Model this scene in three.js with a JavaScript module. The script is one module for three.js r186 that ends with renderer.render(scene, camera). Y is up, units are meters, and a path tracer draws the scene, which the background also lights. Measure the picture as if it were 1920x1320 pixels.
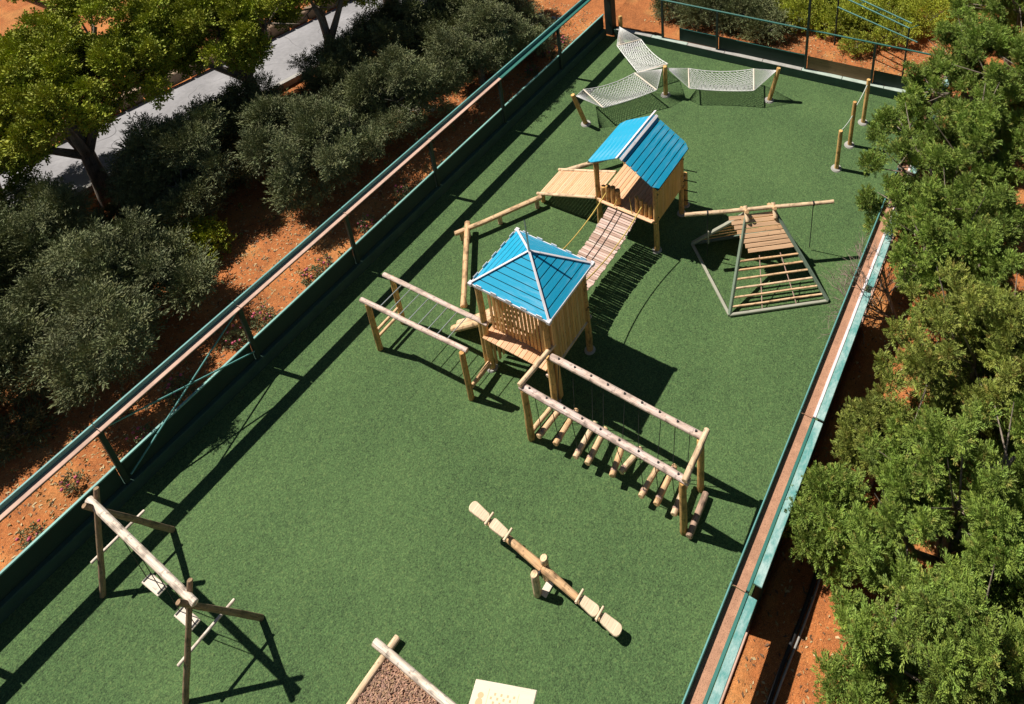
import * as THREE from 'three';
import { mergeGeometries } from 'three/addons/utils/BufferGeometryUtils.js';
import { ImprovedNoise } from 'three/addons/math/ImprovedNoise.js';

// ---------------------------------------------------------------- camera, sky, sun, exposure
const scene = new THREE.Scene();
const W = 1920, H = 1320, FH = 2908, FW = FH * W / H;
const camera = new THREE.PerspectiveCamera(2 * Math.atan(1454 / 1542) * 180 / Math.PI, W / H, 0.1, 500);
camera.position.set(0, 20, 0);
camera.rotation.order = 'YXZ';
camera.rotation.set(-28.17 * Math.PI / 180, 26.888 * Math.PI / 180, 0);
camera.setViewOffset(FW, FH, FW / 2 - 1308, FH / 2 + 133.7, W, H);   // the photograph is a crop of a wider aerial frame
camera.updateProjectionMatrix();

const SUN = new THREE.Vector3(-0.61, 1, 0.125).normalize();
{
  const w = 512, h = 256, d = new Float32Array(w * h * 4);
  for (let j = 0; j < h; j++) for (let i = 0; i < w; i++) {
    const el = ((j + 0.5) / h - 0.5) * Math.PI, t = Math.max(0, Math.sin(el)), k = Math.pow(1 - t, 3), o = (j * w + i) * 4;
    d[o] = 0.04 + 0.085 * k; d[o + 1] = 0.066 + 0.09 * k; d[o + 2] = 0.115 + 0.075 * k; d[o + 3] = 1;
  }
  const sky = new THREE.DataTexture(d, w, h, THREE.RGBAFormat, THREE.FloatType);
  sky.mapping = THREE.EquirectangularReflectionMapping; sky.magFilter = THREE.LinearFilter; sky.needsUpdate = true;
  scene.background = sky; scene.environment = sky;
}
const sun = new THREE.DirectionalLight(new THREE.Color().setRGB(1, 0.95, 0.88), 5);
sun.position.copy(SUN).multiplyScalar(60).add(new THREE.Vector3(-11, 0, -12));
sun.target.position.set(-11, 0, -12); sun.castShadow = true; sun.shadow.mapSize.set(4096, 4096);
Object.assign(sun.shadow.camera, { left: -32, right: 32, top: 32, bottom: -32, near: 1, far: 140 });
scene.add(sun, sun.target);
const renderer = new THREE.WebGLRenderer({ antialias: true });
renderer.setSize(1024, 704);
renderer.toneMapping = THREE.LinearToneMapping; renderer.toneMappingExposure = 1.2;
renderer.shadowMap.enabled = true;

// ---------------------------------------------------------------- helpers
let seed = 20240611;
const rnd = () => { seed |= 0; seed = seed + 0x6D2B79F5 | 0; let t = Math.imul(seed ^ seed >>> 15, 1 | seed); t = t + Math.imul(t ^ t >>> 7, 61 | t) ^ t; return ((t ^ t >>> 14) >>> 0) / 4294967296; };
const rr = (a, b) => a + (b - a) * rnd();
const V = (x, y, z) => new THREE.Vector3(x, y, z);
const lerp = (a, b, t) => a + (b - a) * t;
const N = new ImprovedNoise();
const taken = {};
const numbered = (n) => { taken[n] = (taken[n] ?? -1) + 1; return taken[n] ? n + '_' + String(taken[n]).padStart(3, '0') : n; };
const origins = new Map();
function thing(name, label, category, [x, y, z] = [0, 0, 0], group) {
  const o = new THREE.Group(); o.name = numbered(name); o.position.set(x, y, z); scene.add(o);
  o.userData = { label, category }; if (group) o.userData.group = group;
  origins.set(o, o.position.clone());
  return o;
}
const shade = (o) => { o.castShadow = o.receiveShadow = true; return o; };
// a part whose geometry is given in world coordinates
function part(name, geo, mat, parent, kind) {
  const o0 = origins.get(parent); geo.translate(-o0.x, -o0.y, -o0.z);
  const m = shade(new THREE.Mesh(geo, mat)); m.name = name; parent.add(m); origins.set(m, o0);
  if (kind) m.userData.kind = kind;
  return m;
}
// a part from a shared geometry, placed in world coordinates
const qz = new THREE.Quaternion();
function place(name, geo, mat, parent, pos, quat = qz) {
  const m = shade(new THREE.Mesh(geo, mat)), inv = parent.quaternion.clone().invert(); m.name = name;
  m.position.copy(pos).sub(origins.get(parent)).applyQuaternion(inv); m.quaternion.copy(inv).multiply(quat); parent.add(m);
  origins.set(m, pos.clone());
  return m;
}
function structure(name, geo, mat) { const m = shade(new THREE.Mesh(geo, mat)); m.name = name; m.userData.kind = 'structure'; scene.add(m); return m; }

// chamfered box, length along x, uv in metres with v along the length
const boxCache = new Map();
function plankGeo(L, T, Wd, c = 0.006, variant = 0) {
  const key = [L, T, Wd, c, variant].map((x) => x.toFixed(3)).join();
  if (boxCache.has(key)) return boxCache.get(key);
  const h = [L / 2, T / 2, Wd / 2]; c = Math.min(c, T * 0.3, Wd * 0.3);
  const pos = [], tri = (a, b, d, n) => {
    const ab = [b[0] - a[0], b[1] - a[1], b[2] - a[2]], ad = [d[0] - a[0], d[1] - a[1], d[2] - a[2]];
    const cr = [ab[1] * ad[2] - ab[2] * ad[1], ab[2] * ad[0] - ab[0] * ad[2], ab[0] * ad[1] - ab[1] * ad[0]];
    if (cr[0] * n[0] + cr[1] * n[1] + cr[2] * n[2] < 0) pos.push(...a, ...d, ...b); else pos.push(...a, ...b, ...d);
  };
  const P = (s, ax) => s.map((q, i) => q * (i === ax ? h[i] : h[i] - c));       // corner point of the face that faces axis ax
  for (let ax = 0; ax < 3; ax++) for (const s of [-1, 1]) {
    const u = (ax + 1) % 3, v = (ax + 2) % 3, q = (a, b) => { const r = [0, 0, 0]; r[ax] = s; r[u] = a; r[v] = b; return P(r, ax); };
    const n = [0, 0, 0]; n[ax] = s; tri(q(-1, -1), q(1, -1), q(1, 1), n); tri(q(-1, -1), q(1, 1), q(-1, 1), n);
  }
  for (let ax = 0; ax < 3; ax++) { const u = (ax + 1) % 3, v = (ax + 2) % 3; for (const a of [-1, 1]) for (const b of [-1, 1]) {
    const s0 = [0, 0, 0], s1 = [0, 0, 0]; s0[ax] = -1; s1[ax] = 1; s0[u] = s1[u] = a; s0[v] = s1[v] = b; const n = [0, 0, 0]; n[u] = a; n[v] = b;
    tri(P(s0, u), P(s1, u), P(s1, v), n); tri(P(s0, u), P(s1, v), P(s0, v), n);
  } }
  for (const a of [-1, 1]) for (const b of [-1, 1]) for (const d of [-1, 1]) tri(P([a, b, d], 0), P([a, b, d], 1), P([a, b, d], 2), [a, b, d]);
  const g = new THREE.BufferGeometry(); g.setAttribute('position', new THREE.Float32BufferAttribute(pos, 3)); g.computeVertexNormals();
  const uv = [], off = [rnd() * 3, rnd() * 3], nn = g.attributes.normal;
  for (let i = 0; i < pos.length / 3; i++) { const x = pos[3 * i], y = pos[3 * i + 1], z = pos[3 * i + 2]; uv.push((Math.abs(nn.getY(i)) > 0.6 ? z : y + 0.31) + off[0], x + off[1]); }
  g.setAttribute('uv', new THREE.Float32BufferAttribute(uv, 2));
  boxCache.set(key, g); return g;
}
function basisQuat(along, up) {
  const x = along.clone().normalize(), z = new THREE.Vector3().crossVectors(x, up).normalize(), y = new THREE.Vector3().crossVectors(z, x);
  return new THREE.Quaternion().setFromRotationMatrix(new THREE.Matrix4().makeBasis(x, y, z));
}
const UP = V(0, 1, 0);
// board between two points: thickness along `up`, width across
function board(name, a, b, T, Wd, mat, parent, up = UP, c = 0.006) {
  const d = b.clone().sub(a); if (Math.abs(d.clone().normalize().dot(up)) > 0.99) up = V(0, 0, 1);
  return place(name, plankGeo(+d.length().toFixed(3), T, Wd, c, Math.floor(rnd() * 3)), mat, parent, a.clone().add(b).multiplyScalar(0.5), basisQuat(d, up));
}
// round timber between two points, slightly crooked, with rounded-off ends
function logGeo(a, b, r0, r1 = r0, { n = 10, seg = 6, wob = 0.05, bend = 0.012, knob = 0 } = {}) {
  const d = b.clone().sub(a), L = d.length(), q = new THREE.Quaternion().setFromUnitVectors(UP, d.clone().normalize());
  const pos = [], uv = [], col = [], idx = [], s = rnd() * 100, ring = [];
  const rows = [[0, 0.8], [0.012 / L, 1]]; for (let i = 1; i < seg; i++) rows.push([i / seg, 1]); rows.push([1 - 0.012 / L, 1], [1, 0.8]);
  rows.forEach(([t, k], j) => {
    const cxo = bend * L * 0.3 * N.noise(s, t * 2.2, 0), czo = bend * L * 0.3 * N.noise(s + 9, t * 2.2, 0), r = lerp(r0, r1, t) * k * (1 + knob * Math.max(0, N.noise(s + 3, t * L * 2.5, 1)));
    for (let i = 0; i <= n; i++) {
      const th = i / n * Math.PI * 2, w = r * (1 + wob * N.noise(Math.cos(th) * 1.3 + s, Math.sin(th) * 1.3, t * L * 1.6));
      const p = V(Math.cos(th) * w + cxo, t * L, Math.sin(th) * w + czo).applyQuaternion(q).add(a);
      pos.push(p.x, p.y, p.z); uv.push(i / n * 6.28 * (r0 + r1) / 2 + s, t * L + s); col.push(1, 1, 1);
    }
    if (j) for (let i = 0; i < n; i++) { const o = (j - 1) * (n + 1) + i; idx.push(o, o + n + 1, o + 1, o + 1, o + n + 1, o + n + 2); }
  });
  for (const e of [0, rows.length - 1]) {
    const base = pos.length / 3, t = e ? 1 : 0, c = V(0, t * L, 0).applyQuaternion(q).add(a);
    pos.push(c.x, c.y, c.z); uv.push(s, s); col.push(1.18, 1.14, 1.06);
    for (let i = 0; i <= n; i++) { const o = (e * (n + 1) + i) * 3; pos.push(pos[o], pos[o + 1], pos[o + 2]); uv.push(s + 0.09 * Math.cos(i / n * 6.28), s + 0.09 * Math.sin(i / n * 6.28)); col.push(1.18, 1.14, 1.06); }
    for (let i = 0; i < n; i++) e ? idx.push(base, base + 2 + i, base + 1 + i) : idx.push(base, base + 1 + i, base + 2 + i);
  }
  const g = new THREE.BufferGeometry();
  g.setAttribute('position', new THREE.Float32BufferAttribute(pos, 3)); g.setAttribute('uv', new THREE.Float32BufferAttribute(uv, 2)); g.setAttribute('color', new THREE.Float32BufferAttribute(col, 3));
  g.setIndex(idx); g.computeVertexNormals(); return g;
}
const log = (name, a, b, r0, r1, mat, parent, o) => part(name, logGeo(a, b, r0, r1, o), mat, parent);
// thin tube through points (ropes, cables, twigs)
function tubeGeo(pts, r0, r1 = r0, n = 5) {
  const pos = [], uv = [], col = [], idx = []; let len = 0;
  pts.forEach((p, j) => {
    const t = pts[Math.min(j + 1, pts.length - 1)].clone().sub(pts[Math.max(j - 1, 0)]).normalize(), u = V(0.31, 0.2, 0.93).cross(t).normalize(), w = t.clone().cross(u), r = lerp(r0, r1, j / (pts.length - 1));
    if (j) len += p.distanceTo(pts[j - 1]);
    for (let i = 0; i <= n; i++) { const th = i / n * 6.2832, q = p.clone().addScaledVector(u, Math.cos(th) * r).addScaledVector(w, Math.sin(th) * r); pos.push(q.x, q.y, q.z); uv.push(i / n * 6.28 * r, len); col.push(1, 1, 1); }
    if (j) for (let i = 0; i < n; i++) { const o = (j - 1) * (n + 1) + i; idx.push(o, o + 1, o + n + 1, o + 1, o + n + 2, o + n + 1); }
  });
  const g = new THREE.BufferGeometry(); g.setAttribute('position', new THREE.Float32BufferAttribute(pos, 3)); g.setAttribute('uv', new THREE.Float32BufferAttribute(uv, 2)); g.setAttribute('color', new THREE.Float32BufferAttribute(col, 3));
  g.setIndex(idx); g.computeVertexNormals(); return g;
}
const sag = (a, b, drop, n = 10) => Array.from({ length: n + 1 }, (_, i) => { const t = i / n, p = a.clone().lerp(b, t); p.y -= drop * 4 * t * (1 - t); return p; });

// ---------------------------------------------------------------- textures
const toS = (v) => { v = Math.min(1, Math.max(0, v)); return 255 * (v <= 0.0031308 ? v * 12.92 : 1.055 * Math.pow(v, 1 / 2.4) - 0.055); };
function hash2(x, y, s) { let h = Math.imul(x, 374761393) ^ Math.imul(y, 668265263) ^ Math.imul(s, 974634211); h = Math.imul(h ^ h >>> 13, 1274126177); return ((h ^ h >>> 16) >>> 0) / 4294967296; }
// tiling value noise: p cells across
function vnoise(u, v, px, py, s) {
  const x = u * px, y = v * py, x0 = Math.floor(x), y0 = Math.floor(y); let fx = x - x0, fy = y - y0; fx = fx * fx * (3 - 2 * fx); fy = fy * fy * (3 - 2 * fy);
  const m = (a, p) => ((a % p) + p) % p, a = m(x0, px), b = m(x0 + 1, px), c = m(y0, py), d = m(y0 + 1, py);
  return lerp(lerp(hash2(a, c, s), hash2(b, c, s), fx), lerp(hash2(a, d, s), hash2(b, d, s), fx), fy);
}
function tex(w, h, metresU, metresV, fn, bump) {
  const d = new Uint8Array(w * h * 4), bd = bump ? new Uint8Array(w * h * 4) : null;
  for (let j = 0; j < h; j++) for (let i = 0; i < w; i++) {
    const o = (j * w + i) * 4, c = fn((i + 0.5) / w, (j + 0.5) / h, i, j);
    d[o] = toS(c[0]); d[o + 1] = toS(c[1]); d[o + 2] = toS(c[2]); d[o + 3] = 255;
    if (bd) { const b = Math.min(255, Math.max(0, c[3] * 255)); bd[o] = bd[o + 1] = bd[o + 2] = b; bd[o + 3] = 255; }
  }
  const mk = (a, srgb) => { const t = new THREE.DataTexture(a, w, h); t.wrapS = t.wrapT = THREE.RepeatWrapping; t.magFilter = THREE.LinearFilter; t.minFilter = THREE.LinearMipmapLinearFilter; t.generateMipmaps = true; t.repeat.set(1 / metresU, 1 / metresV); if (srgb) t.colorSpace = THREE.SRGBColorSpace; t.needsUpdate = true; return t; };
  return { map: mk(d, true), bump: bd ? mk(bd, false) : null };
}
const C = (r, g, b) => new THREE.Color().setRGB(r, g, b);
// neutral wood grain (multiplied by the colour of each kind of wood)
const grain = tex(256, 1024, 0.5, 2, (u, v) => {
  const wv = vnoise(u, v, 3, 4, 5) * 0.05, g = 0.5 * vnoise(u + wv, v, 46, 4, 1) + 0.3 * vnoise(u + wv, v, 110, 9, 2) + 0.2 * vnoise(u, v, 7, 3, 3), k = vnoise(u, v, 9, 22, 8);
  let c = 0.5 + 0.68 * g; if (vnoise(u, v, 60, 5, 9) > 0.9) c *= 0.6; const kn = k > 0.93 ? (k - 0.93) * 6 : 0; c *= 1 - kn;
  return [c, c * (0.975 - 0.05 * (1 - g)), c * (0.94 - 0.1 * (1 - g)), g];
}, true);
// weathered round wood: bark remnants, grey streaks
const rough = tex(256, 1024, 0.6, 2, (u, v) => {
  const g = 0.5 * vnoise(u, v, 30, 6, 11) + 0.5 * vnoise(u, v, 80, 20, 12), p = vnoise(u, v, 6, 14, 13), q = vnoise(u, v, 14, 40, 14);
  let c = 0.48 + 0.66 * g; if (vnoise(u, v, 40, 3, 15) > 0.88) c *= 0.55; if (p > 0.62) c *= 1 - (p - 0.62) * 1.5; if (q > 0.82) c *= 0.66;
  const w = p < 0.35 ? 0.04 : 0; return [c, c * (0.95 + w), c * (0.88 + 2 * w), g];
}, true);
const woodMat = (r, g, b, t = grain, rough_ = 0.75, bs = 0.003) => new THREE.MeshStandardMaterial({ color: C(r, g, b), map: t.map, bumpMap: t.bump, bumpScale: bs, roughness: rough_ });
const logMat = (r, g, b, t = rough, ro = 0.75) => { const m = woodMat(r, g, b, t, ro, 0.004); m.vertexColors = true; return m; };
const M = {};
M.amber = [logMat(0.78, 0.47, 0.17), logMat(0.84, 0.52, 0.2), logMat(0.7, 0.41, 0.145)];
M.tan = [woodMat(0.86, 0.54, 0.31), woodMat(0.8, 0.48, 0.26), woodMat(0.9, 0.58, 0.35), woodMat(0.83, 0.53, 0.32)];
M.slat = [woodMat(0.82, 0.5, 0.19), woodMat(0.88, 0.54, 0.22), woodMat(0.74, 0.44, 0.165), woodMat(0.84, 0.54, 0.25)];
M.pale = [logMat(0.84, 0.66, 0.57), logMat(0.82, 0.65, 0.58)];
M.honey = [logMat(0.88, 0.6, 0.35), logMat(0.84, 0.54, 0.29), logMat(0.9, 0.66, 0.43)];
M.bark = logMat(0.38, 0.265, 0.165);
M.cream = logMat(0.92, 0.8, 0.68);
M.creamBoard = woodMat(0.88, 0.79, 0.67);
M.seat = woodMat(0.92, 0.74, 0.53);
M.bridge = [woodMat(0.72, 0.52, 0.45), woodMat(0.62, 0.43, 0.36), woodMat(0.8, 0.6, 0.52), woodMat(0.5, 0.34, 0.27), woodMat(0.7, 0.55, 0.49)];
M.whiteTrim = woodMat(0.86, 0.84, 0.9, grain, 0.6);
M.greenWood = [woodMat(0.2, 0.27, 0.2), woodMat(0.17, 0.24, 0.18)];
M.greyWood = woodMat(0.42, 0.43, 0.35);
M.iron = new THREE.MeshStandardMaterial({ color: C(0.03, 0.03, 0.03), roughness: 0.6, metalness: 0.3 });
M.steel = new THREE.MeshStandardMaterial({ color: C(0.5, 0.56, 0.54), roughness: 0.35, metalness: 0.7 });
M.rope = new THREE.MeshStandardMaterial({ color: C(0.68, 0.48, 0.12), roughness: 0.9 });
M.darkRope = new THREE.MeshStandardMaterial({ color: C(0.03, 0.035, 0.03), roughness: 0.9 });
M.net = new THREE.MeshStandardMaterial({ color: C(0.85, 0.84, 0.8), roughness: 0.9 });
M.paleRope = new THREE.MeshStandardMaterial({ color: C(0.55, 0.6, 0.5), roughness: 0.9 });
const pick = (a) => Array.isArray(a) ? a[Math.floor(rnd() * a.length)] : a;

const mottled = (seedN, lo, hi, cells = 9) => tex(512, 512, 2, 2, (u, v) => {
  const n = 0.5 * vnoise(u, v, cells, cells, seedN) + 0.3 * vnoise(u, v, cells * 5, cells * 5, seedN + 1) + 0.2 * vnoise(u, v, 200, 200, seedN + 2);
  const c = lerp(lo, hi, n); return [c, c, c, n];
}, true);
const tConc = mottled(31, 0.62, 1.15, 7), tPaint = mottled(41, 0.7, 1.15, 5);
const paint = (r, g, b, ro = 0.55, t = tPaint) => new THREE.MeshStandardMaterial({ color: C(r, g, b), map: t.map, bumpMap: t.bump, bumpScale: 0.002, roughness: ro });
M.concrete = paint(0.42, 0.4, 0.36, 0.9, tConc);
M.plinth = paint(0.035, 0.085, 0.06, 0.85, tConc);
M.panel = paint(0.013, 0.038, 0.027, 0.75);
M.copingTeal = paint(0.22, 0.46, 0.4, 0.6);
M.kerbTop = paint(0.44, 0.52, 0.44, 0.8, tConc);
M.teal = paint(0.13, 0.36, 0.33, 0.5);
M.tealDeep = paint(0.03, 0.17, 0.135, 0.5);
M.post = paint(0.012, 0.03, 0.024, 0.6);
M.pinkRust = paint(0.62, 0.4, 0.3, 0.85, tConc);
// teal paint flaking off white undercoat
const tFlake = tex(512, 1024, 0.6, 3, (u, v) => {
  const n = 0.55 * vnoise(u, v, 5, 16, 51) + 0.3 * vnoise(u, v, 22, 60, 52) + 0.15 * vnoise(u, v, 90, 200, 53), k = Math.min(1, Math.max(0, (n - 0.25) * 2));
  const f = 0.85 + 0.3 * vnoise(u, v, 120, 240, 54); return [lerp(0.1, 0.36, k) * f, lerp(0.3, 0.5, k) * f, lerp(0.27, 0.46, k) * f, k];
}, true);
M.flake = new THREE.MeshStandardMaterial({ map: tFlake.map, bumpMap: tFlake.bump, bumpScale: 0.002, roughness: 0.7 });
// rusty channel floor with soil and needles
const tRust = tex(512, 1024, 0.6, 2.4, (u, v) => {
  const n = 0.4 * vnoise(u, v, 6, 24, 61) + 0.35 * vnoise(u, v, 40, 160, 62) + 0.25 * vnoise(u, v, 160, 500, 63), k = vnoise(u, v, 90, 300, 64) > 0.8 ? 0.45 : 1;
  return [(0.3 + 0.3 * n) * k, (0.15 + 0.17 * n) * k, (0.09 + 0.1 * n) * k, n];
}, true);
M.rust = new THREE.MeshStandardMaterial({ map: tRust.map, bumpMap: tRust.bump, bumpScale: 0.006, roughness: 0.95 });

// ---------------------------------------------------------------- terrain, turf, road
const backZ = (x) => -23.62 - 0.118 * (x + 13);              // inner face of the far plinth
{
  const tSoil = tex(2048, 2048, 9, 9, (u, v, i, j) => {
    const a = vnoise(u, v, 7, 7, 71), b = vnoise(u, v, 40, 40, 72), c = vnoise(u, v, 170, 170, 73), e = hash2(i >> 1, j >> 1, 74), f = hash2(i, j, 75);
    let k = 0.55 + 0.3 * a + 0.3 * b + 0.25 * c + 0.2 * (e - 0.5);
    let r = 0.44 * k, g = 0.145 * k, bl = 0.04 * k;
    if (e > 0.93) { r *= 1.5; g *= 2; bl *= 2.6; } else if (e < 0.07) { r *= 0.35; g *= 0.4; bl *= 0.5; }
    const dry = Math.max(0, vnoise(u, v, 15, 15, 76) - 0.55) * 1.6 * (0.5 + f); r += 0.16 * dry; g += 0.12 * dry; bl += 0.04 * dry;
    return [r, g, bl, 0.5 * c + 0.5 * e];
  }, true);
  const m = new THREE.MeshStandardMaterial({ map: tSoil.map, bumpMap: tSoil.bump, bumpScale: 0.02, roughness: 1 });
  const xs = [], zs = [];
  for (let x = -95; x < -34; x += 3) xs.push(x); for (let x = -34; x < -16.4; x += 0.4) xs.push(x); xs.push(-16.32, -16.12); for (let x = -15.5; x < -2.7; x += 0.8) xs.push(x); xs.push(-2.6, -2.5); for (let x = -2.3; x < 8; x += 0.3) xs.push(x); for (let x = 8; x < 60; x += 3) xs.push(x);
  for (let z = -110; z < -40; z += 3) zs.push(z); for (let z = -40; z < 4; z += 0.4) zs.push(z); for (let z = 4; z < 40; z += 3) zs.push(z);
  const pos = [], uv = [], idx = [];
  for (const z of zs) for (const x of xs) { pos.push(x, groundY(x, z), z); uv.push(x, z); }
  const nx = xs.length;
  for (let j = 0; j < zs.length - 1; j++) for (let i = 0; i < nx - 1; i++) { const o = j * nx + i; idx.push(o, o + nx, o + 1, o + 1, o + nx, o + nx + 1); }
  const g = new THREE.BufferGeometry(); g.setAttribute('position', new THREE.Float32BufferAttribute(pos, 3)); g.setAttribute('uv', new THREE.Float32BufferAttribute(uv, 2)); g.setIndex(idx); g.computeVertexNormals();
  structure('red_soil_ground', g, m);
}
function groundY(x, z) {
  const b = 0.09 * N.noise(x * 0.35, z * 0.35, 0) + 0.04 * N.noise(x * 1.3, z * 1.3, 4);
  const inside = x > -16.15 && x < -2.55 && z > backZ(x) - 0.25;
  if (inside) return -0.12;
  if (x >= -2.55) return 0.98 + 0.5 * b + (x > -1.2 ? 0.4 * b : 0);
  if (x <= -16.15) return 0.35 + b * Math.min(1, (-16.15 - x));
  return 0.25 + b;
}
{
  const tTurf = tex(2048, 2048, 7.3, 7.3, (u, v, i, j) => {
    const a = vnoise(u, v, 6, 6, 81), b = vnoise(u, v, 60, 60, 82), c = vnoise(u, v, 270, 270, 83), d = vnoise(u, v, 560, 560, 84), e = hash2(i, j, 85);
    const n = 0.08 * b + 0.3 * c + 0.62 * d, k = 0.16 + 1.42 * n + 0.5 * (e - 0.5) + 0.2 * (a - 0.5);
    const y = Math.max(0, c - 0.62) * 0.5 + 0.05 * (a - 0.5) + (e > 0.975 ? 0.25 : 0);
    return [(0.079 + 0.12 * y) * k, 0.149 * k * (1 + 0.25 * y), (0.045 + 0.02 * y) * k, 0.25 * b + 0.4 * c + 0.35 * e];
  }, true);
  const m = new THREE.MeshStandardMaterial({ map: tTurf.map, bumpMap: tTurf.bump, bumpScale: 0.016, roughness: 0.95 });
  const g = new THREE.BufferGeometry(), P = [[-16.06, 7], [-2.6, 7], [-2.6, backZ(-2.6) + 0.01], [-16.06, backZ(-16.06) + 0.01]], pos = [], uv = [];
  for (const [x, z] of P) { pos.push(x, 0, z); uv.push(x * 0.97 + z * 0.24, z * 0.97 - x * 0.24); }
  g.setAttribute('position', new THREE.Float32BufferAttribute(pos, 3)); g.setAttribute('uv', new THREE.Float32BufferAttribute(uv, 2)); g.setIndex([0, 1, 2, 0, 2, 3]); g.computeVertexNormals();
  structure('artificial_turf', g, m);
}
const roadX = (z) => -27.1 + 0.2 * (-z - 10) * 0.9;             // centre line of the lane
{
  const t = tex(1024, 1024, 5, 5, (u, v, i, j) => { const n = 0.5 * vnoise(u, v, 8, 8, 91) + 0.25 * vnoise(u, v, 60, 60, 92) + 0.25 * hash2(i, j, 93), w = vnoise(u, v, 14, 14, 94) * 0.06, crack = Math.abs(vnoise(u + w, v, 5, 5, 95) - 0.5) < 0.006 ? 0.5 : 1, c = (0.2 + 0.2 * n) * crack; return [c, c * 0.97, c * 0.985, n * crack]; }, true);
  const m = new THREE.MeshStandardMaterial({ map: t.map, bumpMap: t.bump, bumpScale: 0.004, roughness: 0.95 });
  const strip = (o0, o1, y0, y1, mat, name) => {
    const pos = [], uv = [], idx = []; let k = 0;
    for (let z = 14; z > -70; z -= 2, k++) { const x = roadX(z); for (const [o, y] of y1 === undefined ? [[o0, y0], [o1, y0]] : [[o0, 0.2], [o0, y1], [o1, y1], [o1, 0.2]]) { pos.push(x + o, y, z); uv.push(o, z); } }
    const c = y1 === undefined ? 2 : 4;
    for (let j = 0; j < k - 1; j++) for (let i = 0; i < c - 1; i++) { const a = j * c + i; idx.push(a, a + 1, a + c, a + 1, a + c + 1, a + c); }
    let g = new THREE.BufferGeometry(); g.setAttribute('position', new THREE.Float32BufferAttribute(pos, 3)); g.setAttribute('uv', new THREE.Float32BufferAttribute(uv, 2)); g.setIndex(idx); if (c === 4) g = g.toNonIndexed(); g.computeVertexNormals();
    structure(name, g, mat);
  };
  strip(-1.5, 1.5, 0.5, undefined, m, 'road');
  strip(1.5, 1.68, 0, 0.58, M.concrete, 'kerb');
  const w = thing('roadside_wall', 'low brown rubble wall along the far side of the pale road', 'wall', [roadX(-12) - 1.8, 0.4, -12]);
  const wm = [paint(0.3, 0.2, 0.13, 0.95, tConc), paint(0.36, 0.26, 0.18, 0.95, tConc), paint(0.25, 0.17, 0.11, 0.95, tConc)];
  for (let z = -4; z > -26; z -= 0.78) board('stone_block', V(roadX(z) - 1.75, 0.72, z), V(roadX(z - 0.74) - 1.75, 0.72 + rr(-0.03, 0.03), z - 0.74), rr(0.46, 0.56), 0.34, pick(wm), w, UP, 0.03);
}

// ---------------------------------------------------------------- fences
function fencePost(parent, x, z, y0, y1, s = 0.1) { return board('post', V(x, y0, z), V(x, y1, z), s, s, M.post, parent); }
{ // far side of the court from the conifers: x = -16.1
  const f = thing('court_fence', 'dark green court fence with wide rusty pink top channel beside the red soil', 'fence', [-16.1, 0, -9]);
  const zp = [6.6, 3.2, -0.15, -3.5, -6.85, -10.15, -13.45, -16.8, -20.2, -23.3];
  board('plinth', V(-16.2, 0.13, 7), V(-16.2, 0.13, -23.2), 0.46, 0.4, M.plinth, f, UP, 0.02);
  for (let i = 0; i < zp.length - 1; i++) {
    const a = zp[i] - 0.06, b = zp[i + 1] + 0.06;
    board('panel', V(-16.14, 0.66, a), V(-16.14, 0.66, b), 0.6, 0.03, M.panel, f);
    board('coping', V(-16.14, 0.985, a + 0.05), V(-16.14, 0.985, b - 0.05), 0.045, 0.06, M.copingTeal, f);
    fencePost(f, -16.1, zp[i], 0.36, 2.33);
    const fl = board('channel_floor', V(-16.06, 2.335, zp[i]), V(-16.06, 2.335, zp[i + 1] + 0.012), 0.03, 0.17, i > 6 ? M.tealDeep : M.pinkRust, f);
    board('channel_lip', V(-16.18, 2.4, zp[i]), V(-16.18, 2.4, zp[i + 1] + 0.012), 0.16, 0.05, M.teal, fl);
  }
  for (let i = 0; i < zp.length - 1; i++) board('added_shadow_strip', V(-16.18, 2.2, zp[i]), V(-16.18, 2.2, zp[i + 1] + 0.012), 0.23, 0.03, M.post, f);  // added dark strip under the slim channel, widens the shadow it casts
  for (const s of [0, 1]) {
    const A = V(-16.04, s ? 2.3 : 0.55, -3.6), B = V(-16.04 + 0.03 * s, s ? 0.75 : 2.3, -6.78);
    part('brace', tubeGeo([A, B], 0.022, 0.022, 6), M.teal, f);
  }
  const c = thing('corner_column', 'thick black square column where two court fences meet', 'column', [-15.95, 0, -23.45]);
  board('shaft', V(-15.95, 0, -23.5), V(-15.95, 3.4, -23.5), 0.34, 0.34, M.post, c, UP, 0.015);
  board('cap', V(-15.95, 3.4, -23.5), V(-15.95, 3.45, -23.5), 0.4, 0.4, M.tealDeep, c, UP, 0.01);
}
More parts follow.
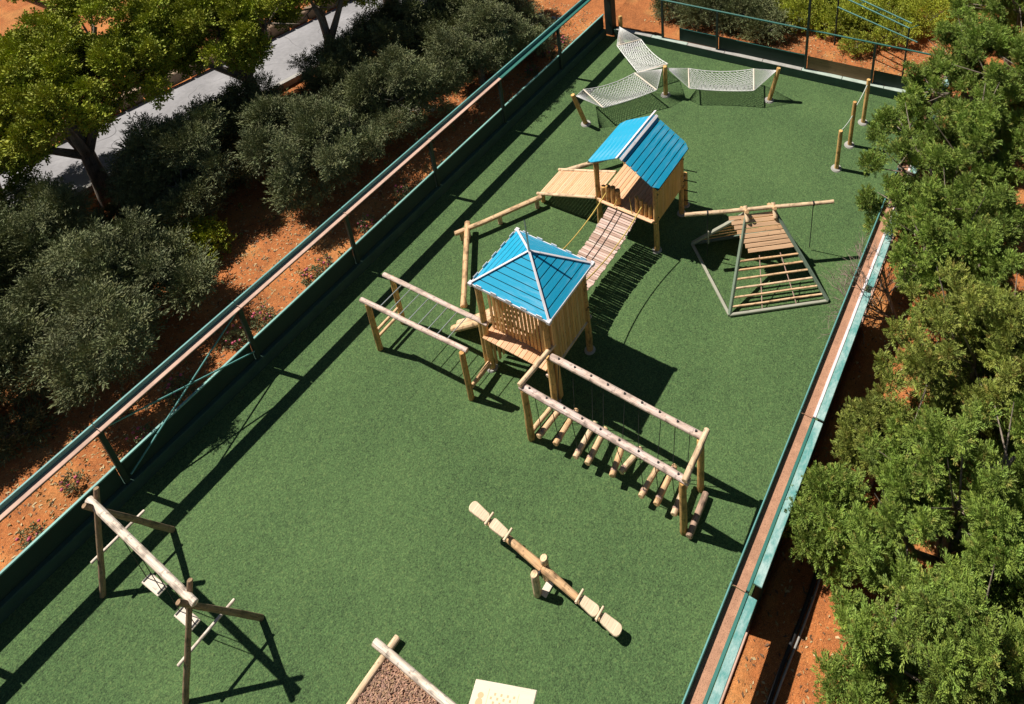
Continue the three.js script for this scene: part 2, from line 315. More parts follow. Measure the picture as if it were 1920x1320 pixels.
{ // conifer side
  const f = thing('court_fence', 'court fence with rust brown top channel and flaking teal and white boards under conifers', 'fence', [-2.6, 0, -9]);
  const zp = [6.4, 2.7, -1.0, -4.6, -7.05, -10.6, -14.2, -17.8, -21.4, -24.7];
  board('wall', V(-2.62, 0.44, 7), V(-2.62, 0.44, -24.75), 1.0, 0.12, M.plinth, f, UP, 0.01);
  board('coping', V(-2.53, 1.0, 7), V(-2.53, 1.0, -24.75), 0.06, 0.07, M.pinkRust, f, UP, 0.01);
  for (let i = 0; i < zp.length - 1; i++) {
    const a = zp[i], b = zp[i + 1];
    fencePost(f, -2.6, a, 0.9, 2.33);
    const fl = board('channel_floor', V(-2.73, 2.345, a), V(-2.73, 2.345, b + 0.012), 0.03, 0.26, M.rust, f);
    board('channel_lip', V(-2.875, 2.41, a), V(-2.875, 2.41, b + 0.012), 0.17, 0.03, M.teal, fl);
    board('top_board', V(-2.567, 2.38, a - 0.02), V(-2.567, 2.38, b + 0.02), 0.05, 0.065, i < 5 ? M.tealDeep : M.whiteTrim, f);
    board('cap_board', V(-2.44, 2.375, a - (i % 2 ? 0.03 : 0.18)), V(-2.44, 2.375, b + 0.03), 0.05, 0.165, M.flake, f);
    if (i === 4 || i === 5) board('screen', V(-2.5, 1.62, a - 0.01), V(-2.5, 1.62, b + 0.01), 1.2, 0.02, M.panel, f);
  }
}
{ // end of the court behind the hammocks
  const f = thing('court_fence', 'low green end fence with white topped kerb wall behind the hammocks', 'fence', [-9, 0, backZ(-9)]);
  const at = (x, y, o = 0) => V(x, y, backZ(x) - o);
  board('kerb_wall', at(-15.7, 0.16, 0.12), at(-2.9, 0.16, 0.12), 0.4, 0.22, M.plinth, f, UP, 0.01);
  for (let x = -15.6; x < -3.2; x += 1.55) board('coping', at(x, 0.373, 0.11), at(x + 1.53, 0.373, 0.11), 0.026, 0.2, pick([M.concrete, M.kerbTop, M.kerbTop]), f, UP, 0.004);
  const px = [-13.6, -11.3, -7.75, -5.25, -3.1];
  px.forEach((x) => fencePost(f, x, backZ(x) - 0.16, 0.36, 2.18, 0.085));
  fencePost(f, -7.75, backZ(-7.75) - 0.16, 2.18, 3.6, 0.08);
  board('panel', at(-12.9, 0.68, 0.2), at(-11.36, 0.68, 0.2), 0.56, 0.02, M.panel, f);
  board('panel', at(-11.24, 0.68, 0.2), at(-7.8, 0.68, 0.2), 0.58, 0.02, M.panel, f);
  board('plywood_panel', at(-7.69, 0.68, 0.2), at(-5.3, 0.68, 0.2), 0.58, 0.02, woodMat(0.3, 0.19, 0.1), f);
  board('panel', at(-5.2, 0.68, 0.2), at(-3.2, 0.68, 0.2), 0.58, 0.02, M.post, f);
  board('panel_rail', at(-12.9, 0.985, 0.2), at(-7.8, 0.985, 0.2), 0.03, 0.04, M.tealDeep, f);
  part('top_rail', tubeGeo([at(-15.7, 2.2, 0.16), at(-11, 2.2, 0.16), at(-7, 2.2, 0.16), at(-2.9, 2.2, 0.16)], 0.035, 0.035, 8), M.tealDeep, f);
  const g = thing('pipe_frame', 'teal pipe frame standing behind the end fence by the yellow green bushes', 'frame', [-6, 0.3, -26]);
  const pA = V(-8.6, 2.6, -27), pB = V(-4.3, 2.6, -25.6);
  for (const o of [0, 0.35]) part('pipe', tubeGeo([pA.clone().add(V(0, 0, -o)), pB.clone().add(V(0, 0, -o))], 0.035, 0.035, 8), M.tealDeep, g);
  part('pipe', tubeGeo([V(-7.2, 2.3, -26.2), V(-3.9, 2.3, -25.3)], 0.03, 0.03, 8), M.tealDeep, g);
  for (let i = 0; i <= 6; i++) { const a = pA.clone().lerp(pB, i / 6); part('tie', tubeGeo([a, a.clone().add(V(0.25, 0, -0.35))], 0.018, 0.018, 6), M.tealDeep, g); }
  for (const a of [pB, V(-7.3, 2.6, -26.58)]) part('upright', tubeGeo([a, V(a.x, 0.2, a.z)], 0.035, 0.035, 8), M.post, g);
}

// ---------------------------------------------------------------- play tower with the hipped roof
const fadeTex = tex(256, 512, 0.8, 2.2, (u, v) => { // sun-bleached turquoise boards with pale rub marks and grime specks
  const n = 0.6 * vnoise(u, v, 9, 5, 103) + 0.4 * vnoise(u, v, 60, 14, 104), k = Math.min(1, Math.max(0, (n - 0.46) * 3)), q = vnoise(u, v, 70, 140, 105) > 0.86 ? 0.82 : 1;
  return [lerp(0.012, 0.11, k) * q, lerp(0.36, 0.43, k) * q, lerp(0.57, 0.62, k) * q, n];
}, true);
M.blue = new THREE.MeshStandardMaterial({ map: fadeTex.map, roughness: 0.5 });
// flat polygon plate with thickness: pts counter-clockwise seen from outside
function plateGeo(pts, th) {
  const n = new THREE.Vector3().crossVectors(pts[1].clone().sub(pts[0]), pts[2].clone().sub(pts[0])).normalize(), low = pts.map((p) => p.clone().addScaledVector(n, -th));
  const ux = pts[1].clone().sub(pts[0]).normalize(), uy = n.clone().cross(ux), pos = [], uv = [];
  const put = (p) => { pos.push(p.x, p.y, p.z); const d = p.clone().sub(pts[0]); uv.push(d.dot(uy), d.dot(ux)); };
  for (let i = 1; i < pts.length - 1; i++) { [pts[0], pts[i], pts[i + 1]].forEach(put); [low[0], low[i + 1], low[i]].forEach(put); }
  for (let i = 0; i < pts.length; i++) { const j = (i + 1) % pts.length; [pts[i], low[i], low[j], pts[i], low[j], pts[j]].forEach(put); }
  const g = new THREE.BufferGeometry(); g.setAttribute('position', new THREE.Float32BufferAttribute(pos, 3)); g.setAttribute('uv', new THREE.Float32BufferAttribute(uv, 2)); g.computeVertexNormals(); return g;
}
{
  const t = thing('play_tower', 'wooden play tower with four sided blue roof, white trims and crenellated eaves', 'play tower', [-9.75, 0, -10.28]);
  const X0 = -10.76, X1 = -8.79, Z0 = -9.52, Z1 = -11.07, DECK = 1.36;
  for (const [x, z] of [[X0, Z0], [X1, Z0], [X0, Z1], [X1, Z1]]) {
    const p = log('post', V(x, 0, z), V(x, 3.3, z), 0.085, 0.075, pick(M.amber), t, { knob: 0.12, wob: 0.1 });
    place('footing', new THREE.CylinderGeometry(0.13, 0.15, 0.05, 14), M.concrete, t, V(x, 0.022, z));
    if (z === Z1) for (const y of [1.75, 2.6]) place('bolt', new THREE.CylinderGeometry(0.02, 0.02, 0.03, 8), M.iron, p, V(x + 0.085, y, z), new THREE.Quaternion().setFromAxisAngle(V(0, 0, 1), Math.PI / 2));
  }
  place('post', plankGeo(3.1, 0.14, 0.14, 0.02), pick(M.slat), t, V(-8.74, 1.6, -9.66), basisQuat(UP, V(0, 0, 1)));
  // deck
  for (let i = 0; i < 14; i++) { const x = X0 + 0.06 + i * 0.139; board('deck_plank', V(x, DECK, Z0 + 0.14), V(x, DECK, Z1 - 0.06), 0.032, 0.13, pick(M.tan), t); }
  for (const z of [Z0 + 0.02, Z1]) log('joist', V(X0 - 0.05, DECK - 0.09, z), V(X1 + 0.06, DECK - 0.09, z), 0.06, 0.06, pick(M.amber), t);
  log('joist', V(X1, DECK - 0.16, Z0 + 0.15), V(X1, DECK - 0.16, Z1 - 0.15), 0.06, 0.06, pick(M.pale), t);
  // slatted walls
  for (let i = 0; i < 16; i++) board('wall_slat', V(X0 + 0.1 + i * 0.118, DECK + 0.04, Z0 - 0.2 + rr(-0.01, 0.01)), V(X0 + 0.1 + i * 0.118, 3.2, Z0 - 0.2), 0.024, 0.082, pick(M.slat), t, V(0, 0, 1));
  for (let i = 0; i < 14; i++) board('wall_slat', V(X1 + 0.02, 1.1, Z0 - 0.22 - i * 0.099), V(X1 + 0.02, 3.25, Z0 - 0.22 - i * 0.099), 0.024, 0.088, pick(M.slat), t, V(1, 0, 0));
  for (let i = 0; i < 11; i++) board('wall_slat', V(X0 - 0.01, DECK + 0.04, Z0 - 0.3 - i * 0.128), V(X0 - 0.01, 2.15, Z0 - 0.3 - i * 0.128), 0.024, 0.075, pick(M.slat), t, V(1, 0, 0));
  for (let i = 0; i < 9; i++) board('wall_slat', V(X0 + 0.08, 0.1, Z0 - 0.1 - i * 0.15), V(X0 + 0.08, DECK - 0.1, Z0 - 0.1 - i * 0.15), 0.024, 0.085, pick(M.slat), t, V(1, 0, 0));
  for (const y of [1.8, 2.9]) { board('wall_rail', V(X0, y, Z0 - 0.235), V(X1, y, Z0 - 0.235), 0.07, 0.035, pick(M.slat), t); board('wall_rail', V(X1 - 0.02, y, Z0 - 0.2), V(X1 - 0.02, y, Z1), 0.07, 0.035, pick(M.slat), t); }
  // low side bars of the entrance ladder
  for (const o of [0, 0.22]) log('entrance_bar', V(-10.72, 0.3 + o * 0.5, -9.45 + o * 0.2), V(-10.72 + o * 0.2, 0.32 + o * 0.5, -8.66), 0.05, 0.045, pick(M.honey), t);
  // hipped roof: board strips follow the eave on each side
  const E = 3.3, A = V(-9.7, 4.06, -10.3), ex = 1.14, ez = 0.89;
  const cor = [V(A.x - ex, E, A.z + ez), V(A.x + ex, E, A.z + ez), V(A.x + ex, E, A.z - ez), V(A.x - ex, E, A.z - ez)];
  for (let s = 0; s < 4; s++) {
    const a = cor[s], b = cor[(s + 1) % 4], n = s === 0 || s === 1 ? 7 : 6;
    for (let k = 0; k < n; k++) {
      const t0 = k / n * 0.985, t1 = (k + 1) / n * 0.985 - 0.016, q = [a.clone().lerp(A, t0), b.clone().lerp(A, t0), b.clone().lerp(A, t1), a.clone().lerp(A, t1)];
      part('roof_board', plateGeo(q, 0.022), pick(M.blue), t);
    }
    const under = [a, b, A].map((p) => p.clone().add(V(0, -0.03, 0))); part('roof_lining', plateGeo(under, 0.012), M.panel, t);
    board('hip_trim', a.clone().add(V(0, 0.025, 0)), A.clone().add(V(0, 0.03, 0)), 0.02, 0.055, M.whiteTrim, t);
    const m = b.clone().sub(a), out = V(m.z, 0, -m.x).normalize().multiplyScalar(-1);
    board('eave_trim', a.clone().add(V(0, -0.03, 0)).addScaledVector(out, 0.014), b.clone().add(V(0, -0.03, 0)).addScaledVector(out, 0.014), 0.075, 0.022, M.whiteTrim, t);
    const cnt = s % 2 ? 5 : 5;
    for (let k = 0; k < cnt; k++) { const p = a.clone().lerp(b, (k + 0.6) / (cnt + 0.2)).addScaledVector(out, 0.014), d = m.clone().normalize().multiplyScalar(0.085); if (s === 1) continue; board('eave_merlon', p.clone().sub(d).add(V(0, 0.037, 0)), p.clone().add(d).add(V(0, 0.037, 0)), 0.06, 0.02, M.whiteTrim, t); }
    place('corner_block', plankGeo(0.11, 0.1, 0.11, 0.01), M.whiteTrim, t, a.clone().add(V(0, -0.01, 0)));
  }
  part('finial', tubeGeo([A, A.clone().add(V(-0.03, 1.0, -0.02))], 0.026, 0.02, 8), M.steel, t);
  // half-log ramp up to the deck
  const rm = thing('log_ramp', 'short ramp of split logs leaning up to the blue roofed tower', 'ramp', [-11.6, 0, -10.2]);
  for (let i = 0; i < 4; i++) log('split_log', V(-12.42 + 0.18 * Math.abs(i - 0.4), 0.13, -9.86 - i * 0.19), V(-10.95, 1.22, -9.98 - i * 0.19), 0.1, 0.09, pick(M.honey), rm);
}

// ---------------------------------------------------------------- gabled hut with the ramp
{
  const t = thing('play_hut', 'raised wooden hut with gabled turquoise board roof and white ridge', 'play hut', [-9.78, 0, -15.5]);
  const X0 = -10.78, X1 = -8.8, Z0 = -14.68, Z1 = -16.25, DECK = 1.28;
  for (const [x, z, h] of [[X0, Z0, 2.82], [X1, Z0, 2.75], [X0, Z1, 2.8], [X1, Z1, 2.75], [-8.86, -16.62, 1.35]]) {
    const p = log('post', V(x, 0, z), V(x, h, z), 0.085, 0.075, pick(M.amber), t, { knob: 0.12, wob: 0.1 });
    place('footing', new THREE.CylinderGeometry(0.13, 0.15, 0.05, 14), M.concrete, t, V(x, 0.022, z));
    if (x === X1) for (const y of [1.4, 2.3]) place('bolt', new THREE.CylinderGeometry(0.02, 0.02, 0.03, 8), M.iron, p, V(x + 0.085, y, z), new THREE.Quaternion().setFromAxisAngle(V(0, 0, 1), Math.PI / 2));
  }
  for (let i = 0; i < 15; i++) { const x = X0 + 0.08 + i * 0.131; board('deck_plank', V(x, DECK, Z0 + 0.12), V(x, DECK, Z1 - 0.3), 0.032, 0.122, pick(M.tan), t); }
  log('joist', V(X0 - 0.02, DECK - 0.1, Z0 + 0.03), V(X1 + 0.06, DECK - 0.1, Z0 + 0.03), 0.06, 0.06, pick(M.amber), t);
  log('joist', V(X0, DECK - 0.1, Z1), V(X1 + 0.12, DECK - 0.1, Z1), 0.06, 0.06, pick(M.amber), t);
  board('edge_board', V(X0 + 0.14, DECK + 0.035, Z0 + 0.16), V(X1 - 0.02, DECK + 0.03, Z0 + 0.16), 0.035, 0.1, M.tan[2], t);
  for (let i = 0; i < 15; i++) board('wall_board', V(X1 + 0.02, 1.12, Z0 - 0.12 - i * 0.099), V(X1 + 0.02, 2.66, Z0 - 0.12 - i * 0.099), 0.024, 0.092, pick(M.slat), t, V(1, 0, 0));
  for (const y of [1.5, 2.4]) board('wall_rail', V(X1 - 0.02, y, Z0 - 0.08), V(X1 - 0.02, y, Z1), 0.07, 0.035, pick(M.slat), t);
  [[-10.56, 1.8], [-10.4, 1.88], [-10.23, 1.92], [-10.07, 1.88]].forEach(([x, h]) => log('palisade_log', V(x, DECK, Z0 + 0.02), V(x, h, Z0 + 0.02), 0.085, 0.08, pick(M.amber), t));
  [[-9.42, 1.92], [-9.27, 1.86], [-9.12, 1.8], [-8.97, 1.76]].forEach(([x, h]) => log('palisade_log', V(x, DECK, Z0 + 0.02), V(x, h, Z0 + 0.02), 0.06, 0.055, pick(M.amber), t));
  // roof
  const R = V(-9.75, 3.5, 0), e0 = V(-10.93, 2.78, 0), e1 = V(-8.57, 2.76, 0), za = -14.4, zb = -16.4;
  for (const [e, s] of [[e1, 1], [e0, -1]]) for (let k = 0; k < 7; k++) {
    const p = (f, z, y = 0) => V(lerp(e.x, R.x, f), lerp(e.y, R.y, f) + y, z), a = k / 7, b = (k + 1) / 7 - (s > 0 ? 0.018 : 0.002), cut = k ? 0 : 0.12;
    const q = s > 0 ? [p(a, za - cut), p(a, zb + cut), p(b, zb), p(b, za)] : [p(a, zb + cut), p(a, za - cut), p(b, za), p(b, zb)];
    part('roof_board', plateGeo(q, 0.024), pick(M.blue), t);
  }
  for (const [e, s] of [[e1, 1], [e0, -1]]) { const y = -0.045; const q = [V(e.x, e.y + y, za - 0.06), V(e.x, e.y + y, zb + 0.06), V(R.x, R.y + y, zb + 0.06), V(R.x, R.y + y, za - 0.06)]; if (s < 0) q.reverse(); part('roof_lining', plateGeo(q, 0.012), M.panel, t); }
  for (const s of [-1, 1]) board('ridge_board', V(R.x + s * 0.075, 3.5, za + 0.07), V(R.x + s * 0.075, 3.5, zb - 0.1 + 0.08 * s), 0.02, 0.09, M.whiteTrim, t, V(s * 0.5, 0.86, 0));
  for (let i = 0; i < 4; i++) { const y = 0.55 + i * 0.42; part('climbing_peg', tubeGeo([V(-8.85, y, -16.3), V(-8.35, y - 0.02, -16.42)], 0.018, 0.016, 6), M.iron, t); }
  // sloping boarded ramp
  const r = thing('boarded_ramp', 'wide sloping ramp of narrow tan boards leading up to the gabled hut', 'ramp', [-11.9, 0, -15.2]);
  const P0 = V(-13.05, 0.34, 0), P1 = V(-10.84, 1.24, 0), n = 26, d = P1.clone().sub(P0), up = V(-d.y, d.x, 0).normalize();
  for (let i = 0; i < n; i++) { const c = P0.clone().lerp(P1, (i + 0.5) / n); place('ramp_board', plankGeo(1.12, 0.026, 0.083, 0.005, i % 3), pick(M.tan), r, V(c.x, c.y, -15.2), basisQuat(V(0, 0, 1), up)); }
  for (const z of [-14.62, -15.78]) log('side_rail', V(P0.x - 0.05, P0.y + 0.01, z), V(P1.x, P1.y + 0.01, z), 0.05, 0.05, M.honey[2], r);
  for (const z of [-14.7, -15.7]) log('leg', V(-12.95, 0, z), V(-12.95, 0.32, z), 0.07, 0.07, pick(M.amber), r);
}
// balance logs
for (const [a, b, l, legs] of [
  [V(-12.88, 0.36, -14.55), V(-14.32, 0.36, -12.2), 'honey balance log running from the foot of the boarded ramp', [0.06, 0.5, 0.93]],
  [V(-14.28, 0.36, -12.72), V(-12.42, 0.36, -10.38), 'honey balance log between its neighbour log and the split log ramp', [0.08, 0.9]],
  [V(-12.95, 0.36, -15.72), V(-11.5, 0.36, -17.5), 'honey balance log passing behind the gabled hut', [0.05, 0.93]]]) {
  const t = thing('balance_log', l, 'balance log', [(a.x + b.x) / 2, 0, (a.z + b.z) / 2]);
  log('beam', a, b, 0.085, 0.075, pick(M.honey), t, { wob: 0.08, bend: 0.02 });
  for (const f of legs) { const p = a.clone().lerp(b, f); log('leg', V(p.x, 0, p.z), V(p.x, 0.3, p.z), 0.07, 0.065, pick(M.honey), t); }
}
// swaying bridge
{
  const t = thing('rope_bridge', 'sagging footbridge of weathered pinkish slats between tower and hut', 'bridge', [-9.8, 0, -12.8]);
  const za = -11.12, zb = -14.46, n = 47, Y = (f) => 1.27 - 0.28 * 4 * f * (1 - f), xl = -10.3, xr = -9.32;
  for (let i = 0; i < n; i++) {
    const f = (i + 0.5) / n, c = V((xl + xr) / 2 + rr(-0.02, 0.02), Y(f), lerp(za, zb, f)), dy = (Y(f + 0.01) - Y(f - 0.01)) / 0.02;
    place('bridge_slat', plankGeo(i % 4 === 1 ? 0.99 : 0.96, 0.03, i % 7 === 3 ? 0.054 : 0.066, 0.006, i % 4), pick(M.bridge), t, c, basisQuat(V(1, rr(-0.012, 0.012), rr(-0.025, 0.025)), V(0, 1, dy / (zb - za) * -1).normalize()));
  }
  for (const x of [xl + 0.1, (xl + xr) / 2, xr - 0.1]) part('carrying_rope', tubeGeo(Array.from({ length: 16 }, (_, i) => V(x, Y(i / 15) + (x === (xl + xr) / 2 ? 0.022 : -0.03), lerp(za, zb, i / 15))), 0.012, 0.012, 5), M.darkRope, t);
  for (const x of [xl - 0.12, xr + 0.1]) part('hand_rope', tubeGeo(sag(V(x, 1.95, za), V(x + 0.1, 1.85, zb + 0.02), 0.3, 14), 0.017, 0.017, 6), M.rope, t);
  for (const [x, d] of [[-10.14, 0.16], [-9.5, -0.16]]) part('lashing', tubeGeo([V(x, 1.3, zb - 0.05), V(x + d, 1.78, zb - 0.2)], 0.014, 0.014, 5), M.rope, t);
}
// overhead ladder
{
  const t = thing('overhead_ladder', 'monkey bar frame of two long pale logs with thin steel rungs', 'monkey bars', [-12.3, 0, -9]);
  const y = 1.82, A = [V(-13.97, y, -8.6), V(-10.6, y, -8.72)], B = [V(-14.02, y, -9.42), V(-10.62, y, -9.5)];
  for (const [a, b] of [A, B]) log('beam', a, b, 0.062, 0.06, M.pale[0], t, { knob: 0.18, seg: 12 });
  for (const [x, z] of [[-13.74, -8.6], [-10.7, -8.64], [-13.77, -9.46], [-10.86, -9.5]]) log('post', V(x, 0, z), V(x, 1.8, z), 0.075, 0.07, pick(M.amber), t, { knob: 0.12 });
  for (let i = 0; i < 8; i++) { const x = -13.37 + i * 0.304, f = (x + 14) / 3.4; part('rung', tubeGeo([V(x, y, lerp(-8.6, -8.72, f)), V(x + 0.02, y, lerp(-9.42, -9.5, f))], 0.014, 0.014, 6), M.steel, t); }
  for (const o of [0, 0.24]) log('low_bar', V(-13.76, 0.42 + o, -8.55), V(-13.76, 0.42 + o, -9.46), 0.042, 0.042, pick(M.honey), t);
}
// hanging log walk
{
  const t = thing('hanging_log_walk', 'log frame with a row of short logs hung on ropes from two long beams', 'log walk', [-6.7, 0, -9]);
  const F = [V(-8.86, 1.96, -8.54), V(-4.46, 1.96, -8.43)], B = [V(-8.66, 1.97, -9.42), V(-4.55, 1.97, -9.38)];
  for (const [a, b] of [F, B]) {
    const bm = log('beam', a, b, 0.085, 0.08, M.pale[a === F[0] ? 1 : 0], t, { knob: 0.15, seg: 14 });
    for (let i = 0; i < 9; i++) { const p = a.clone().lerp(b, 0.06 + i * 0.11); place('bolt', new THREE.CylinderGeometry(0.022, 0.026, 0.035, 8), M.iron, bm, p.add(V(0, 0.09, 0))); }
  }
  log('cross_beam', V(-8.82, 2.08, -8.46), V(-8.72, 2.08, -9.68), 0.07, 0.065, M.honey[2], t);
  log('cross_beam', V(-4.53, 2.1, -8.34), V(-4.58, 2.1, -9.5), 0.075, 0.07, M.honey[2], t);
  for (const [x, z] of [[-8.76, -8.52], [-4.6, -8.4], [-4.66, -9.34], [-8.7, -9.42]]) log('post', V(x, 0, z), V(x, 1.92, z), 0.085, 0.08, pick(M.amber), t, { knob: 0.15, wob: 0.1 });
  log('ground_bar', V(-8.72, 0.16, -9.3), V(-8.8, 0.16, -8.56), 0.06, 0.06, M.honey[0], t);
  const L = [[-8.42, -9.25, -8.48, -8.46, 0], [-8.03, -9.4, -8.01, -8.48, 1], [-7.5, -9.38, -7.46, -8.48, 2], [-7.19, -9.36, -7.12, -8.47, 0], [-6.62, -9.25, -6.46, -8.48, 1], [-6.22, -9.36, -6.36, -8.68, 2], [-5.66, -9.22, -5.68, -8.42, 0], [-5.31, -9.34, -5.29, -8.42, 1], [-4.95, -9.3, -4.87, -8.45, 2]];
  L.forEach(([x0, z0, x1, z1, m], i) => {
    const y = 0.36 + 0.05 * Math.sin(i * 2.1), a = V(x0, y, z0), b = V(x1, y + 0.02, z1), lg = log('hanging_log', a, b, 0.07, 0.075, M.honey[m], t, { wob: 0.08 });
    for (const [p, bm] of [[a.clone().lerp(b, 0.12), B], [a.clone().lerp(b, 0.84), F]]) {
      const f = (p.x - bm[0].x) / (bm[1].x - bm[0].x), top = bm[0].clone().lerp(bm[1], f);
      part('hanging_rope', tubeGeo([top, p], 0.009, 0.009, 5), M.darkRope, lg);
      const d = b.clone().sub(a).normalize().multiplyScalar(0.03); part('rope_band', tubeGeo([p.clone().sub(d), p.clone().add(d)], 0.082, 0.082, 10), M.bridge[3], lg);
    }
  });
  log('end_log', V(-4.48, 0.14, -9.26), V(-4.42, 0.14, -8.3), 0.08, 0.08, logMat(0.5, 0.34, 0.25), t);
}
// pyramid climber
{
  const t = thing('pyramid_climber', 'slanted climbing frame of grey green timbers with rungs and tan boards', 'climbing frame', [-5.8, 0, -15.3]);
  const F1 = V(-5.94, 0.05, -13.64), F2 = V(-7.96, 0.05, -15.33), F3 = V(-3.68, 0.05, -15.29), F4 = V(-5.72, 0.05, -17.1), P1 = V(-6.38, 1.8, -15.62), P2 = V(-5.72, 1.8, -16.1);
  const gw = (a, b, up, w = 0.1, m = pick(M.greenWood)) => board('frame_timber', a, b, 0.075, w, m, t, up, 0.012);
  gw(F1, P1, V(-0.6, 0.5, 0.6)); gw(F3, P2, V(0.6, 0.5, 0.3)); gw(F2, P1, UP, 0.13, M.greyWood); gw(F4, P2, UP);
  gw(F1, F2, UP, 0.08, M.greyWood); gw(F1, F3, UP, 0.08, M.greyWood); gw(F3, F4, UP); gw(F2, F4, UP);
  for (const p of [P1, P2]) { const q = p.clone().add(V(0, 0.02, 0)); log('peak_log', q.clone().add(V(0.13, -0.14, 0.16)), q.clone().add(V(-0.07, 0.16, -0.09)), 0.062, 0.062, M.honey[2], t); log('peak_log', q.clone().add(V(-0.3, -0.32, -0.38)), q.clone().add(V(0.08, 0.17, 0.1)), 0.06, 0.06, M.honey[1], t); }
  const bA = V(-7.86, 1.9, -14.7), bB = V(-4.26, 1.9, -17.08);
  const beam = log('beam', bA, bB, 0.062, 0.058, M.honey[2], t, { seg: 10 });
  const S = (f, g) => F1.clone().lerp(P1, f).lerp(F3.clone().lerp(P2, f), g);      // point on the sloping face
  const nrm = new THREE.Vector3().crossVectors(F3.clone().sub(F1), P1.clone().sub(F1)).normalize();
  for (let i = 0; i < 6; i++) { const f = 0.075 + i * 0.088; log('rung', S(f, 0.02), S(f, 0.98), 0.032, 0.03, pick(M.honey), t, { n: 8, seg: 3 }); }
  for (let i = 0; i < 8; i++) { const f = 0.61 + i * 0.051, a = S(f, 1.02 - 1.38 / lerp(2.8, 0.82, f)), b = S(f, 1.02); board('climbing_board', a, b, 0.026, 0.112, pick(M.tan), t, nrm); }
  part('climbing_rope', tubeGeo([S(0.55, 0.35), S(0.3, 0.34), S(0.02, 0.33)], 0.014, 0.014, 5), M.bridge[1], t);
  part('climbing_rope', tubeGeo([S(0.55, 0.7), S(0.3, 0.69), S(0.02, 0.68)], 0.014, 0.014, 5), M.bridge[1], t);
  for (let i = 0; i < 6; i++) { const f = 0.1 + i * 0.13, a = F2.clone().lerp(P1, f), b = F4.clone().lerp(P2, f); board('back_board', a, b, 0.024, 0.2, pick(M.slat), t, V(-0.6, 0.6, -0.5)); }
  board('stud', V(-7.36, 0.5, -15.2), V(-7.36, 1.0, -15.2), 0.05, 0.05, M.greyWood, t);
  for (const [f, drop] of [[0.15, 1.75], [0.86, 1.8]]) { const p = bA.clone().lerp(bB, f); part('hanging_rope', tubeGeo([p, p.clone().add(V(0, -drop, 0))], 0.014, 0.014, 5), M.darkRope, t); place('rope_clamp', new THREE.CylinderGeometry(0.075, 0.075, 0.045, 10), M.iron, beam, p, new THREE.Quaternion().setFromUnitVectors(UP, bB.clone().sub(bA).normalize())); }
}
// seesaw
{
  const t = thing('seesaw', 'log seesaw with shaped cream seats and handles tilted on two short posts', 'seesaw', [-6.74, 0, -6.2]);
  const a = V(-8.36, 0.86, -6.38), b = V(-5.12, 0.24, -6.18), d = b.clone().sub(a).normalize(), n = V(-d.y, d.x, 0).normalize(), side = new THREE.Vector3().crossVectors(d, n).normalize();
  log('beam', a, a.clone().lerp(b, 0.5), 0.06, 0.085, M.honey[1], t, { bend: 0.02 }); log('beam', a.clone().lerp(b, 0.5), b, 0.085, 0.06, M.honey[1], t, { bend: 0.02 });
  for (const z of [-6.04, -6.36]) log('pivot_post', V(-6.74, 0, z), V(-6.74, 0.8, z), 0.085, 0.08, M.honey[2], t);
  part('axle', tubeGeo([V(-6.74, 0.56, -6.0), V(-6.74, 0.56, -6.4)], 0.03, 0.03, 8), M.iron, t);
  board('base_board', V(-6.62, 0.02, -6.05), V(-6.62, 0.02, -6.35), 0.03, 0.16, M.creamBoard, t);
  const pad = (c, L, wd) => {
    const s = new THREE.Shape(), r = wd * 0.48; s.moveTo(-L / 2 + r, -wd / 2); s.lineTo(L / 2 - r * 0.4, -wd * 0.4); s.quadraticCurveTo(L / 2, -wd * 0.36, L / 2, 0); s.quadraticCurveTo(L / 2, wd * 0.36, L / 2 - r * 0.4, wd * 0.4); s.lineTo(-L / 2 + r, wd / 2); s.quadraticCurveTo(-L / 2, wd / 2, -L / 2, 0); s.quadraticCurveTo(-L / 2, -wd / 2, -L / 2 + r, -wd / 2);
    const g = new THREE.ExtrudeGeometry(s, { depth: 0.05, bevelEnabled: true, bevelSize: 0.012, bevelThickness: 0.012, bevelSegments: 1, curveSegments: 6 }); g.rotateX(-Math.PI / 2);
    return [g, c.clone().addScaledVector(n, 0.06)];
  };
  const q = basisQuat(d, n), rev = basisQuat(d.clone().negate(), n);
  const P = (s) => a.clone().addScaledVector(d, s), L = a.distanceTo(b);
  for (const [s, len, w, f] of [[-0.06, 0.46, 0.19, 0], [0.47, 0.42, 0.18, 0], [L + 0.06, 0.46, 0.2, 1], [L - 0.47, 0.42, 0.19, 1]]) { const [g, c] = pad(P(s), len, w); place('seat', g, M.seat, t, c, f ? rev : q); }
  for (const s of [0.21, 0.72, L - 0.72, L - 0.22]) { const c = P(s).addScaledVector(n, 0.16); part('handle', tubeGeo([c.clone().addScaledVector(side, -0.13), c.clone().addScaledVector(side, 0.13)], 0.028, 0.028, 8), M.seat, t); part('handle_stem', tubeGeo([P(s), c], 0.03, 0.03, 8), M.bridge[3], t); }
}
